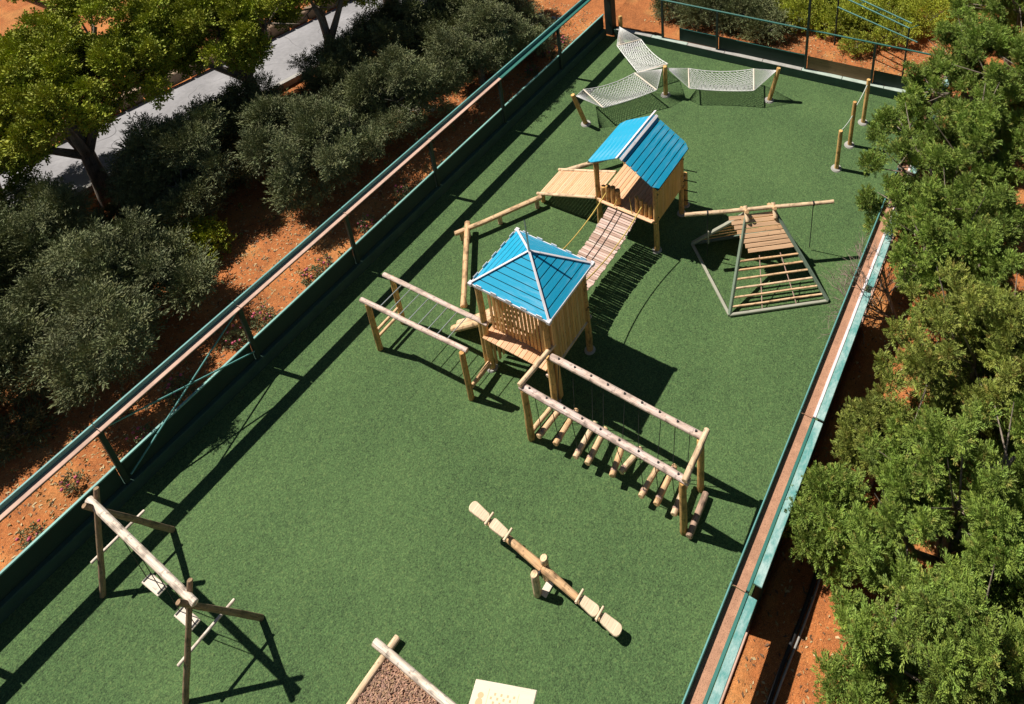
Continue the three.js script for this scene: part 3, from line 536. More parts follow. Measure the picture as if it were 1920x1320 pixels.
// swing frame and its two seats
{
  const t = thing('swing_set', 'swing set with one pale barkless beam on crossed dark brown legs', 'swing set', [-13.05, 0, -2.5]);
  const A = V(-14.78, 2.42, -2.58), B = V(-11.3, 2.42, -2.42);
  log('beam', A, B, 0.074, 0.068, M.cream, t, { seg: 12, bend: 0.004 });
  for (const [x, za, zb, zc] of [[-14.6, -1.98, -3.4, -2.6], [-11.5, -1.66, -3.2, -2.42]]) {
    const leg = (z0, z1) => { const d = (z1 - z0) / 2.33, a = V(x + (z0 < z1 ? 0.06 : -0.06), 0, z0), b = V(x + (z0 < z1 ? 0.06 : -0.06), 2.66, z0 + d * 2.66 + (z1 > z0 ? 0.05 : -0.05)); log('leg', a, b, 0.058, 0.05, M.bark, t, { knob: 0.15, wob: 0.12, seg: 9 }); };
    leg(za, zc); leg(zb, zc);
    log('brace', V(x - 0.1, 1.0, lerp(za, zc, 1.0 / 2.33) + 0.14), V(x - 0.1, 1.0, lerp(zb, zc, 1.0 / 2.33) - 0.14), 0.035, 0.03, M.cream, t, { n: 8 });
  }
  const sw = (xc, zc, lab) => {
    const s = thing('hanging_swing', lab, 'swing', [xc, 0.42, zc]);
    place('seat_board', plankGeo(0.54, 0.045, 0.2, 0.012), M.creamBoard, s, V(xc, 0.42, zc));
    for (const o of [-0.23, 0.23]) part('chain', tubeGeo([V(xc + o, 0.43, zc), V(xc + o, 2.36, lerp(-2.58, -2.42, (xc + 14.78) / 3.5))], 0.008, 0.008, 5), M.iron, s);
    for (const o of [-0.23, 0.23]) place('seat_bracket', plankGeo(0.03, 0.02, 0.16, 0.003), M.iron, s, V(xc + o, 0.452, zc));
  };
  sw(-13.62, -2.53, 'cream board swing hung at the middle of the pale swing beam');
  sw(-12.5, -2.47, 'cream board swing hung close to the end legs of the swing set');
}
// wood chip pit
{
  const t = thing('chip_pit', 'square log pit filled with brown wood chips', 'play pit', [-8.4, 0, -2.9]);
  const c = V(-8.72, 0, -3.88), d1 = V(0.99, 0, 0.03).normalize(), d2 = V(-0.03, 0, 0.99).normalize(), S = 2.0;
  const p = (u, v, y) => c.clone().addScaledVector(d1, u).addScaledVector(d2, v).setY(y);
  const e = 0.3;
  log('edge_log', p(-e, 0, 0.24), p(S + e, 0, 0.24), 0.075, 0.07, M.cream, t, { seg: 10 }); log('edge_log', p(-e, S, 0.24), p(S + e, S, 0.24), 0.075, 0.07, M.cream, t);
  log('edge_log', p(0, -e, 0.13), p(0, S + e, 0.13), 0.075, 0.07, M.honey[2], t, { seg: 10 }); log('edge_log', p(S, -e, 0.13), p(S, S + e, 0.13), 0.075, 0.07, M.honey[2], t);
  log('edge_log', p(0, 0.0, 0.08), p(S, 0.0, 0.08), 0.07, 0.07, M.honey[2], t);
  part('fill', plateGeo([p(0.03, S, 0.1), p(S - 0.03, S, 0.1), p(S - 0.03, 0.03, 0.1), p(0.03, 0.03, 0.1)], 0.09), M.rust, t);
  const g = plankGeo(0.055, 0.006, 0.017, 0.002), im = new THREE.InstancedMesh(g, new THREE.MeshStandardMaterial({ color: C(0.5, 0.33, 0.24), map: grain.map, roughness: 0.9 }), 6500), o = new THREE.Object3D(), cc = new THREE.Color();
  for (let i = 0; i < 6500; i++) { const q = p(rr(0.03, S - 0.03), rr(0.05, S - 0.03), 0.105 + rr(0, 0.035) + 0.03 * N.noise(i * 0.01, 0, 3)); o.position.copy(q).sub(t.position); o.rotation.set(rr(-0.5, 0.5), rr(0, 6.3), rr(-0.5, 0.5)); o.scale.set(rr(0.6, 1.7), 1, rr(0.7, 1.6)); o.updateMatrix(); im.setMatrixAt(i, o.matrix); const k = rr(0.45, 1.35); im.setColorAt(i, cc.setRGB(k, k * rr(0.88, 1.02), k * rr(0.8, 1.02))); }
  im.name = 'wood_chips'; im.userData.kind = 'stuff'; t.add(shade(im));
}
// game table
{
  const t = thing('game_table', 'pale board game table printed with a dotted grid beside the chip pit', 'table', [-6.1, 0, -4.0]);
  const cv = document.createElement('canvas'); cv.width = cv.height = 512; const g = cv.getContext('2d');
  g.fillStyle = '#eadab9'; g.fillRect(0, 0, 512, 512);
  for (let i = 0; i < 900; i++) { g.fillStyle = `rgba(190,160,110,${0.05 + 0.08 * rnd()})`; g.fillRect(rnd() * 512, rnd() * 512, 60 + rnd() * 160, 1); }
  g.strokeStyle = '#bfa176'; g.lineWidth = 4; for (const x of [130, 382]) { g.beginPath(); g.moveTo(x, 40); g.lineTo(x, 472); g.stroke(); }
  g.fillStyle = '#c9ab80'; for (let i = 0; i < 8; i++) for (let j = 0; j < 8; j++) if ((i + j) % 2) g.fillRect(150 + i * 27, 60 + j * 27, 18, 18);
  g.fillStyle = '#cfae80'; g.beginPath(); g.ellipse(70, 90, 26, 20, 0, 0, 7); g.fill(); g.beginPath(); g.ellipse(70, 140, 30, 34, 0, 0, 7); g.fill();
  const tx = new THREE.CanvasTexture(cv); tx.colorSpace = THREE.SRGBColorSpace;
  const ang = 0.33, d1 = V(Math.cos(ang), 0, -Math.sin(ang)), d2 = V(Math.sin(ang), 0, Math.cos(ang)), c = V(-6.76, 0.58, -4.27), S = 1.17;
  const p = (u, v, y = 0.58) => c.clone().addScaledVector(d1, u).addScaledVector(d2, v).setY(y);
  const q = basisQuat(d1, UP);
  place('table_top', plankGeo(S, 0.05, S, 0.01), M.creamBoard, t, p(S / 2, S / 2, 0.555), q);
  const gm = new THREE.PlaneGeometry(S - 0.03, S - 0.03); gm.rotateX(-Math.PI / 2); place('printed_board', gm, new THREE.MeshStandardMaterial({ map: tx, roughness: 0.6 }), t, p(S / 2, S / 2, 0.584), q);
  for (const u of [0.12, S - 0.12]) for (const v of [0.12, S - 0.12]) log('leg', p(u, v, 0), p(u, v, 0.53), 0.05, 0.05, M.honey[2], t);
}
// hammocks and posts
{
  const post = (name, b, top, lab, grp, r = 0.085) => { const t = thing(name, lab, 'post', [b.x, 0, b.z], grp); log('shaft', b, top, r, r * 0.93, pick(M.amber), t, { knob: 0.1 }); const g = new THREE.CylinderGeometry(0.16, 0.19, 0.05, 14); place('footing', g, M.concrete, t, V(b.x, 0.022, b.z)); return t; };
  post('hammock_post', V(-13.77, 0, -18.35), V(-14.05, 1.4, -18.1), 'leaning amber hammock post nearest the gabled hut');
  post('hammock_post', V(-12.0, 0, -21.02), V(-11.97, 1.38, -20.98), 'upright amber post where three hammocks meet');
  post('hammock_post', V(-8.43, 0, -22.49), V(-8.2, 1.42, -22.72), 'leaning amber hammock post by the low end wall');
  post('hammock_post', V(-15.15, 0, -23.0), V(-15.2, 1.3, -23.1), 'hammock post tucked into the black column corner');
  const R = 'rope linked posts';
  const tri = [V(-5.1, 0, -20.29), V(-5.05, 0, -21.56), V(-4.97, 0, -22.88)], labs = ['short rope linked post nearest the pyramid climber', 'middle one of three rope linked posts', 'rope linked post closest to the low end wall'];
  tri.forEach((p, i) => post('rope_post', p, p.clone().add(V(0.02, [1.66, 1.92, 1.95][i], 0)), labs[i], R, 0.075));
  for (const i of [0, 1]) { const o = thing('linking_rope', i ? 'pale rope between the middle post and the post by the end wall' : 'pale rope between the short post and the middle post', 'rope', [tri[i].x, 1.5, tri[i].z - 0.6]); part('strand', tubeGeo(sag(tri[i].clone().setY([1.62, 1.55][i]), tri[i + 1].clone().setY([1.35, 1.75][i]), 0.08, 8), 0.018, 0.018, 6), M.paleRope, o); }
  const hammock = (ap0, s0, ap1, s1, lab) => { // s0, s1: the two spreader bars, [left, right]
    const mid = s0[0].clone().add(s0[1]).add(s1[0]).add(s1[1]).multiplyScalar(0.25);
    const t = thing('rope_hammock', lab, 'hammock', [mid.x, mid.y - 0.3, mid.z], 'white rope hammocks');
    const S = (u, v) => { const a = s0[0].clone().lerp(s0[1], u), b = s1[0].clone().lerp(s1[1], u), p = a.lerp(b, v); p.y -= 4 * v * (1 - v) * (0.1 + 0.22 * 4 * u * (1 - u)); const w = 4 * v * (1 - v) * 0.08 * (0.5 - u), dd = s0[1].clone().sub(s0[0]); p.addScaledVector(dd, w); return p; };
    const strands = [], nd = 12, steps = 26;
    for (const dir of [1, -1]) for (let k = -nd; k < nd * 2; k++) {
      const pts = []; for (let i = 0; i <= steps; i++) { const v = i / steps, u = (k + dir * v * nd * 1.5) / nd + (dir > 0 ? -0.5 : 0.5); if (u >= 0 && u <= 1) pts.push(S(u, v).add(V(0, 0.006 * Math.sin(i * 2.3 + k), 0))); }
      if (pts.length > 1) strands.push(tubeGeo(pts, 0.0095, 0.0095, 3));
    }
    for (let k = 0; k <= 14; k++) strands.push(tubeGeo(Array.from({ length: 15 }, (_, i) => S(k / 14, i / 14)), k % 14 ? 0.0075 : 0.02, k % 14 ? 0.0075 : 0.02, 4));
    part('net', mergeGeometries(strands), M.net, t, 'stuff');
    for (const [s, ap] of [[s0, ap0], [s1, ap1]]) {
      part('spreader_bar', tubeGeo([s[0], s[1]], 0.026, 0.026, 8), M.creamBoard, t);
      const fan = []; for (let k = 0; k <= 20; k++) fan.push(tubeGeo([s[0].clone().lerp(s[1], k / 20), ap], k % 20 ? 0.007 : 0.012, 0.006, 3));
      part('clew_strings', mergeGeometries(fan), M.net, t, 'stuff');
    }
  };
  hammock(V(-14.0, 1.28, -18.2), [V(-14.38, 0.72, -19.18), V(-13.2, 0.72, -18.66)], V(-12.05, 1.28, -20.9), [V(-13.21, 0.72, -20.85), V(-11.99, 0.72, -20.36)], 'white rope hammock hanging closest to the gabled hut');
  hammock(V(-15.1, 0.98, -22.85), [V(-14.75, 0.66, -22.08), V(-14.12, 0.66, -22.86)], V(-12.05, 1.3, -21.05), [V(-13.1, 0.72, -20.93), V(-12.37, 0.72, -21.9)], 'white rope hammock hanging in the black column corner');
  hammock(V(-11.9, 1.3, -21.0), [V(-11.0, 0.7, -21.01), V(-11.55, 0.7, -22.02)], V(-8.25, 1.32, -22.68), [V(-8.84, 0.7, -21.95), V(-9.34, 0.7, -23.11)], 'white rope hammock hanging along the low end wall');
}

// ---------------------------------------------------------------- vegetation
// leaf sprigs: a stem with real leaf-sized faces
function sprig({ n, len, lw, ll, spread, curl = 0.2, whorl = 2.4 }) {
  const pos = [], uv = [];
  const quad = (a, b, c, d) => { for (const p of [a, b, c, a, c, d]) { pos.push(p.x, p.y, p.z); uv.push(0, 0); } };
  for (let i = 0; i < n; i++) {
    const t = i / (n - 1 || 1), th = i * whorl, base = V(0.02 * Math.sin(i), t * len * 0.85, 0.02 * Math.cos(i * 1.7));
    const out = V(Math.cos(th), 0, Math.sin(th)), dir = out.clone().multiplyScalar(spread * (1 - 0.5 * t)).add(V(0, 0.55 + 0.6 * t, 0)).normalize();
    const w = dir.clone().cross(V(-out.z, 0.6, out.x)).normalize().multiplyScalar(lw / 2), l = ll * (0.75 + 0.5 * hash2(i, n, 7)), mid = base.clone().addScaledVector(dir, l * 0.5).add(V(0, curl * l * 0.15, 0)), tip = base.clone().addScaledVector(dir, l).add(V(0, -curl * l * 0.2, 0));
    quad(base, mid.clone().add(w), tip, mid.clone().sub(w));
  }
  const g = new THREE.BufferGeometry(); g.setAttribute('position', new THREE.Float32BufferAttribute(pos, 3)); g.setAttribute('uv', new THREE.Float32BufferAttribute(uv, 2)); g.computeVertexNormals(); return g;
}
const leafMat = (r, g, b) => new THREE.MeshStandardMaterial({ color: C(r, g, b), roughness: 0.7, side: THREE.DoubleSide });
const SP = {
  olive: sprig({ n: 16, len: 0.36, lw: 0.026, ll: 0.1, spread: 1.0 }),
  broad: sprig({ n: 13, len: 0.26, lw: 0.05, ll: 0.1, spread: 1.4 }),
  conifer: sprig({ n: 28, len: 0.27, lw: 0.024, ll: 0.085, spread: 0.8, whorl: 2.0 }),
  small: sprig({ n: 9, len: 0.14, lw: 0.03, ll: 0.06, spread: 1.4 }),
};
const LM = { olive: leafMat(0.155, 0.175, 0.07), broad: leafMat(0.27, 0.31, 0.016), conifer: leafMat(0.205, 0.295, 0.045), coniferGold: leafMat(0.25, 0.295, 0.05), lime: leafMat(0.33, 0.37, 0.03), dryTwig: leafMat(0.3, 0.24, 0.18) };
const barkMat = logMat(0.32, 0.265, 0.21), barkGrey = logMat(0.3, 0.27, 0.23);
function crown(parent, lobes, sp, mat, perM2, { size = 1, up = 0.35, gap = 0.34, fill = 0.45, tint = 0.22, dry = 0, name = 'crown' } = {}) {
  const list = [], s = rnd() * 50;
  for (const [x, y, z, rx, ry = rx, rz = rx] of lobes) {
    const n = Math.round(perM2 * 4 * Math.PI * Math.pow((Math.pow(rx * ry, 1.6) + Math.pow(rx * rz, 1.6) + Math.pow(ry * rz, 1.6)) / 3, 1 / 1.6));
    for (let i = 0; i < n; i++) {
      const d = V(rr(-1, 1), rr(-1, 1), rr(-1, 1)); const L = d.length(); if (L > 1 || L < 0.05) { i--; continue; } d.divideScalar(L);
      const bulge = 0.86 + 0.34 * N.noise(d.x * 2.1 + s + x, d.y * 2.1, d.z * 2.1 + z), k = bulge * lerp(fill, 1, Math.pow(rnd(), 0.55));
      const p = V(x + d.x * rx * k, y + d.y * ry * k, z + d.z * rz * k);
      if (N.noise(p.x * 1.5 + s, p.y * 1.5, p.z * 1.5) < -gap && rnd() < 0.92) continue;   // gaps between the clumps
      if (lobes.some((q) => (q[0] !== x || q[2] !== z) && ((p.x - q[0]) / q[3]) ** 2 + ((p.y - q[1]) / (q[4] ?? q[3])) ** 2 + ((p.z - q[2]) / (q[5] ?? q[3])) ** 2 < 0.3)) continue;
      list.push([p, d]);
    }
  }
  const im = new THREE.InstancedMesh(SP[sp], mat, list.length), o = new THREE.Object3D(), c = new THREE.Color(), o0 = origins.get(parent);
  list.forEach(([p, d], i) => {
    const dir = d.clone().add(V(rr(-0.6, 0.6), up + rr(-0.3, 0.4), rr(-0.6, 0.6))).normalize();
    o.position.copy(p).sub(o0); o.quaternion.setFromUnitVectors(UP, dir); o.rotateY(rnd() * 6.3); o.scale.setScalar(size * rr(0.7, 1.35)); o.updateMatrix(); im.setMatrixAt(i, o.matrix);
    const k = 1 + rr(-tint, tint) + 0.35 * N.noise(p.x * 0.9, p.y * 0.9, p.z * 0.9 + s); const q = dry && rnd() < dry ? 1.45 : 1; im.setColorAt(i, c.setRGB(k * rr(0.92, 1.12) * q, k * (q > 1 ? 1.02 : 1), k * rr(0.85, 1.1) * q));
  });
  im.name = name; im.userData.kind = 'stuff'; parent.add(shade(im)); return im;
}
function trunkFor(parent, x, z, y0, lobes, r, mat, { stem = 0.35, lean = [0, 0] } = {}) {
  const gs = [], cx = lobes.reduce((a, l) => a + l[0], 0) / lobes.length, cy = lobes.reduce((a, l) => a + l[1], 0) / lobes.length, cz = lobes.reduce((a, l) => a + l[2], 0) / lobes.length;
  const fork = V(lerp(x, cx, stem) + lean[0], lerp(y0, cy, 0.45), lerp(z, cz, stem) + lean[1]);
  gs.push(tubeGeo([V(x, y0 - 0.1, z), V(x, y0 + 0.12, z), V(lerp(x, fork.x, 0.45) + 0.05, lerp(y0, fork.y, 0.5), lerp(z, fork.z, 0.4)), fork], r * 1.2, r * 0.8, 9));
  for (const l of lobes) { const e = V(l[0], l[1], l[2]), m = fork.clone().lerp(e, 0.5).add(V(rr(-0.15, 0.15), rr(-0.1, 0.2), rr(-0.15, 0.15))); gs.push(tubeGeo([fork.clone().add(V(0, -0.1, 0)), m, e], r * 0.62, r * 0.2, 7)); for (let k = 0; k < 5; k++) { const d = V(rr(-1, 1), rr(-0.5, 1), rr(-1, 1)).normalize(); gs.push(tubeGeo([e.clone().lerp(m, rnd() * 0.5), e.clone().add(V(d.x * l[3], d.y * (l[4] ?? l[3]), d.z * (l[5] ?? l[3])).multiplyScalar(0.9))], r * 0.17, r * 0.05, 5)); } }
  return part('trunk', mergeGeometries(gs), mat, parent);
}
function tree(name, label, cat, x, z, lobes, sp, mat, per, bark, r, group, opt = {}) {
  const y0 = groundY(x, z), t = thing(name, label, cat, [x, y0, z], group);
  const lb = lobes.map(([dx, y, dz, ...q]) => [x + dx, y, z + dz, ...q]);
  trunkFor(t, x, z, y0, lb, r, bark, opt); crown(t, opt.plume ? plumes(lb, ...opt.plume) : lb, sp, mat, per, opt); return t;
}
// break the big lobes of a crown into many small clumps that sit on its shell, with gaps between them
function plumes(lobes, perM2, r0, r1, cut = -0.08) {
  const out = [], s = rnd() * 60;
  for (const [x, y, z, rx, ry = rx, rz = rx] of lobes) {
    const n = Math.round(perM2 * 4 * Math.PI * Math.pow(rx * ry * rz, 2 / 3));
    for (let i = 0; i < n; i++) {
      const u = rr(-0.75, 1), a = rnd() * 6.2832, h = Math.sqrt(1 - u * u), k = lerp(0.5, 1.02, Math.sqrt(rnd())), r = rr(r0, r1);
      const c = V(x + Math.cos(a) * h * rx * k, y + u * ry * k, z + Math.sin(a) * h * rz * k); if (N.noise(c.x * 1.1 + s, c.y * 1.1, c.z * 1.1) < cut) continue;
      out.push([c.x, c.y, c.z, r * rr(0.6, 1.4), r * rr(0.6, 1.4), r * rr(0.6, 1.4)]);
    }
  }
  return out;
}
// spread a few lobes round a centre
const cluster = (n, R, y, ry, r0, r1) => Array.from({ length: n }, (_, i) => { const a = i / n * 6.283 + rr(-0.4, 0.4), d = i ? R * rr(0.6, 1) : 0, r = rr(r0, r1); return [Math.cos(a) * d, y + rr(-ry, ry), Math.sin(a) * d, r, r * rr(0.75, 1), r]; });

// olives by the fence
const OL = 'olive trees on the red soil beside the court';
const olive = (x, z, y, R, n, r, lab, m = LM.olive, o = {}) => tree('olive_tree', lab, 'olive tree', x, z, cluster(n, R * 1.08, y, 0.4, r * 0.85, r * 1.22), 'olive', m, 95, barkGrey, 0.13, OL, { gap: 0.5, fill: 0.15, size: 0.85, plume: [3.6, 0.18, 0.36, -0.02], ...o });
olive(-19.5, -5.6, 1.95, 1.4, 8, 0.98, 'broad olive tree beside the crossed fence braces');
olive(-21.7, -9.5, 2.2, 0.85, 5, 0.95, 'narrow upright olive tree behind the bright green bush');
olive(-19.5, -11.9, 2.0, 1.1, 6, 1.0, 'round olive tree with its crown against the pale road');
olive(-18.9, -15.1, 2.0, 0.9, 6, 0.95, 'olive tree leaning its branches over the pink fence channel');
olive(-18.3, -18.2, 2.0, 0.9, 5, 0.95, 'olive tree near the pile of white stones');
olive(-19.9, -20.9, 2.2, 1.0, 5, 1.0, 'olive tree farthest along the fence by the black column');
olive(-23.4, -5.0, 2.1, 1.1, 6, 1.0, 'silvery olive tree under the largest bright tree');
olive(-21.3, -1.6, 1.9, 1.1, 5, 1.0, 'olive tree left of the broad olive, darkening the soil', LM.olive);
olive(-22.0, -15.0, 1.7, 0.7, 4, 0.8, 'olive tree rooted close to the road kerb', LM.olive);
olive(-21.6, -17.7, 1.8, 0.8, 4, 0.9, 'olive tree between two bright tree trunks', LM.olive);
olive(-17.9, -20.6, 1.5, 0.6, 4, 0.65, 'small olive against the teal channel near the black column');
olive(-20.4, -18.9, 1.6, 0.8, 4, 0.8, 'low olive behind the olive by the white stones', LM.olive);
olive(-24.6, -3.3, 2.0, 1.1, 5, 0.95, 'olive beside the silvery one at the road bend', LM.olive);
olive(-22.9, -11.6, 1.6, 0.7, 4, 0.75, 'low olive hiding the road kerb below the leaning bright tree', LM.olive);
// tall bright trees by the road
const tall = (x, z, lobes, lab, m = LM.broad) => tree('carob_tree', lab, 'tree', x, z, lobes, 'broad', m, 80, barkMat, 0.24, 'tall trees along the road', { gap: 0.5, fill: 0.15, size: 0.9, stem: 0.25, plume: [2.6, 0.2, 0.4, 0.02] });
tall(-24.8, -8.3, [[-0.2, 5.0, -0.4, 1.6, 1.3], [-1.6, 4.7, 0.6, 1.5, 1.1], [1.0, 4.6, 0.6, 1.2, 1.0], [-0.8, 5.6, -1.8, 1.5, 1.1], [0.9, 4.6, -1.4, 1.1, 0.9], [-2.4, 4.2, -0.9, 1.3, 1.0], [-1.2, 3.8, 1.9, 1.1, 0.9]], 'large bright green tree with a thick curved trunk by the road');
tall(-23.8, -13.1, [[-0.2, 4.2, 0.5, 1.5, 1.2], [-1.4, 4.0, 1.5, 1.3, 1.0], [0.5, 4.3, -0.8, 1.2, 1.0], [-1.6, 4.8, -0.4, 1.4, 1.1], [-2.7, 4.2, 0.7, 1.3, 1.0], [-1.0, 4.6, -1.9, 1.2, 1.0]], 'bright tree leaning over the open stretch of road');
tall(-23.2, -15.8, [[-0.2, 4.0, 0.1, 1.2, 1.0], [-1.3, 4.3, -0.6, 1.2, 1.0], [0.5, 4.3, -0.9, 1.1, 0.9]], 'tree on a slim straight trunk over the road', LM.broad);
tall(-23.2, -18.6, [[-0.2, 3.9, -0.2, 1.4, 1.1], [-1.4, 4.1, -0.9, 1.3, 1.0], [0.9, 4.2, -1.2, 1.2, 0.9]], 'tree shading the far end of the road', LM.broad);
tall(-27.0, -6.4, [[0, 3.3, 0, 1.4, 1.1], [-0.6, 4.2, -1.8, 1.5, 1.1], [1.4, 3.1, -0.1, 1.1, 0.9]], 'bright tree beside the yucca on the road verge');
tall(-33.6, -12.5, [[0, 4.4, 0, 1.7, 1.3], [-1.2, 4.8, -1.6, 1.6, 1.2], [1.0, 4.2, -2.2, 1.4, 1.1], [-1.5, 4.0, 1.4, 1.4, 1.0]], 'bright tree beyond the brown roadside wall');
tall(-33.4, -18.5, [[0, 4.2, 0, 1.8, 1.3], [-0.6, 4.8, -1.9, 1.6, 1.2], [1.3, 4.0, -1.6, 1.4, 1.1]], 'tree beyond the wall where the road narrows', LM.broad);
tall(-30.4, -23.5, [[0, 3.6, 0, 1.7, 1.3], [1.0, 4.0, -1.7, 1.6, 1.2], [-1.5, 4.2, -1.3, 1.4, 1.1]], 'tree beyond the far end of the roadside wall', LM.broad);
// undergrowth along the road
const bush = (x, z, r, lab, m, sp = 'small', name = 'shrub', per = 80, grp = 'shrubs along the road verge') => { const y0 = groundY(x, z), t = thing(name, lab, 'shrub', [x, y0, z], grp), lb = [[x, y0 + r * 0.6, z, r, r * 0.75], [x + r * 0.5, y0 + r * 0.5, z - r * 0.4, r * 0.7, r * 0.6], [x - r * 0.4, y0 + r * 0.45, z + r * 0.5, r * 0.65, r * 0.55]]; trunkFor(t, x, z, y0, lb, 0.04, barkGrey); crown(t, lb, sp, m, per, { gap: 0.4 }); return t; };
for (const [x, z, r] of [[-24.3, -9.9, 1.0], [-24.0, -11.6, 0.95], [-22.8, -11.4, 0.7], [-22.2, -13.3, 0.7], [-22.3, -17.0, 0.7], [-21.8, -19.6, 0.8], [-21.2, -22.4, 1.0], [-25.0, -6.0, 1.0], [-23.0, -7.6, 0.7], [-22.4, -10.6, 0.6], [-20.2, -17.0, 0.7]]) bush(x, z, r, 'rounded shrub on the verge between olives and road', LM.olive, 'olive', 'verge_shrub');
bush(-19.3, -2.9, 0.45, 'ragged shrub on the soil below the broad olive', LM.olive, 'olive', 'ragged_shrub', 90, 'ragged shrubs');
bush(-20.6, -8.1, 0.9, 'small bright green bush in the shade of the olives', LM.broad, 'small', 'green_bush', 110, 'bright bushes');
for (const [x, z, r] of [[-13.9, -25.9, 0.9], [-12.6, -25.9, 1.0], [-11.2, -26.3, 1.0], [-10.0, -26.0, 0.8], [-12.0, -27.8, 1.2], [-14.6, -27.6, 1.1]]) bush(x, z, r, 'grey green shrub behind the end fence', LM.olive, 'olive', 'fence_shrub', 80, 'grey green shrubs behind the end fence');
for (const [x, z, r] of [[-9.0, -27.4, 1.0], [-7.6, -27.6, 0.9], [-8.2, -29.4, 1.2], [-6.0, -29.0, 1.1], [-6.4, -26.6, 0.6], [-4.3, -29.5, 1.2], [-4.0, -31.6, 1.2], [-6.0, -31.6, 1.2], [-10.2, -29.4, 1.2], [-8.2, -28.2, 1.0], [-6.9, -28.2, 1.0], [-5.2, -27.9, 0.8], [-9.6, -28.2, 1.0], [-7.2, -30.4, 1.1], [-11.4, -29.6, 1.1]]) bush(x, z, r, 'yellow green bush behind the teal pipe frame', LM.lime, 'small', 'lime_bush', 110, 'yellow green bushes');
// flowering plants by the fence
{
  const petal = new THREE.MeshStandardMaterial({ color: C(0.55, 0.1, 0.16), roughness: 0.7, side: THREE.DoubleSide });
  const spots = [[-16.9, -5.35, 0.32], [-16.75, -4.2, 0.22], [-17.0, -6.9, 0.25], [-16.8, -7.6, 0.3], [-16.75, -9.1, 0.25], [-16.8, -9.6, 0.2], [-16.8, -11.2, 0.25], [-17.1, -2.9, 0.2], [-16.75, -1.9, 0.22], [-16.8, -12.6, 0.25], [-17.0, -20.6, 0.3], [-16.8, -21.4, 0.28], [-16.9, -19.4, 0.25]];
  for (const [x, z, r] of spots) {
    const y0 = groundY(x, z), t = thing('flowering_plant', 'low pink flowering plant on red soil against the fence', 'plant', [x, y0, z], 'flowering plants along the fence');
    crown(t, [[x, y0 + r * 0.7, z, r, r * 0.8]], 'small', LM.olive, 120, { gap: 0.5, name: 'foliage', size: 0.8 });
    const gs = []; for (let i = 0; i < 7; i++) { const a = rnd() * 6.3, d = r * Math.sqrt(rnd()), p = V(x + Math.cos(a) * d, y0 + r * rr(0.8, 1.5), z + Math.sin(a) * d), g = new THREE.IcosahedronGeometry(rr(0.025, 0.045), 0); g.translate(p.x, p.y, p.z); gs.push(g); }
    part('blossoms', mergeGeometries(gs), petal, t, 'stuff');
  }
}
// yuccas
for (const [x, z, y, lab] of [[-25.0, -7.2, 0.9, 'spiky yucca between the silvery olive and the road'], [-24.6, -9.3, 1.3, 'spiky yucca beside the thick curved trunk']]) {
  const y0 = groundY(x, z), t = thing('yucca', lab, 'yucca', [x, y0, z]), c = V(x, y0 + y, z);
  log('trunk', V(x, y0 - 0.05, z), c, 0.09, 0.07, barkMat, t);
  const gs = []; for (let i = 0; i < 60; i++) { const a = i * 2.4, el = lerp(-0.3, 1.4, i / 60), d = V(Math.cos(a) * Math.cos(el), Math.sin(el), Math.sin(a) * Math.cos(el)), w = V(-d.z, 0, d.x).normalize().multiplyScalar(0.025), L = rr(0.55, 0.8), tip = c.clone().addScaledVector(d, L).add(V(0, -0.12 * L, 0)), m = c.clone().addScaledVector(d, L * 0.5); const g = new THREE.BufferGeometry(); g.setAttribute('position', new THREE.Float32BufferAttribute([c, m.clone().add(w), m.clone().sub(w), m.clone().add(w), tip, m.clone().sub(w)].flatMap((p) => [p.x, p.y, p.z]), 3)); g.computeVertexNormals(); gs.push(g); }
  part('leaves', mergeGeometries(gs), leafMat(0.07, 0.1, 0.06), t, 'stuff');
}
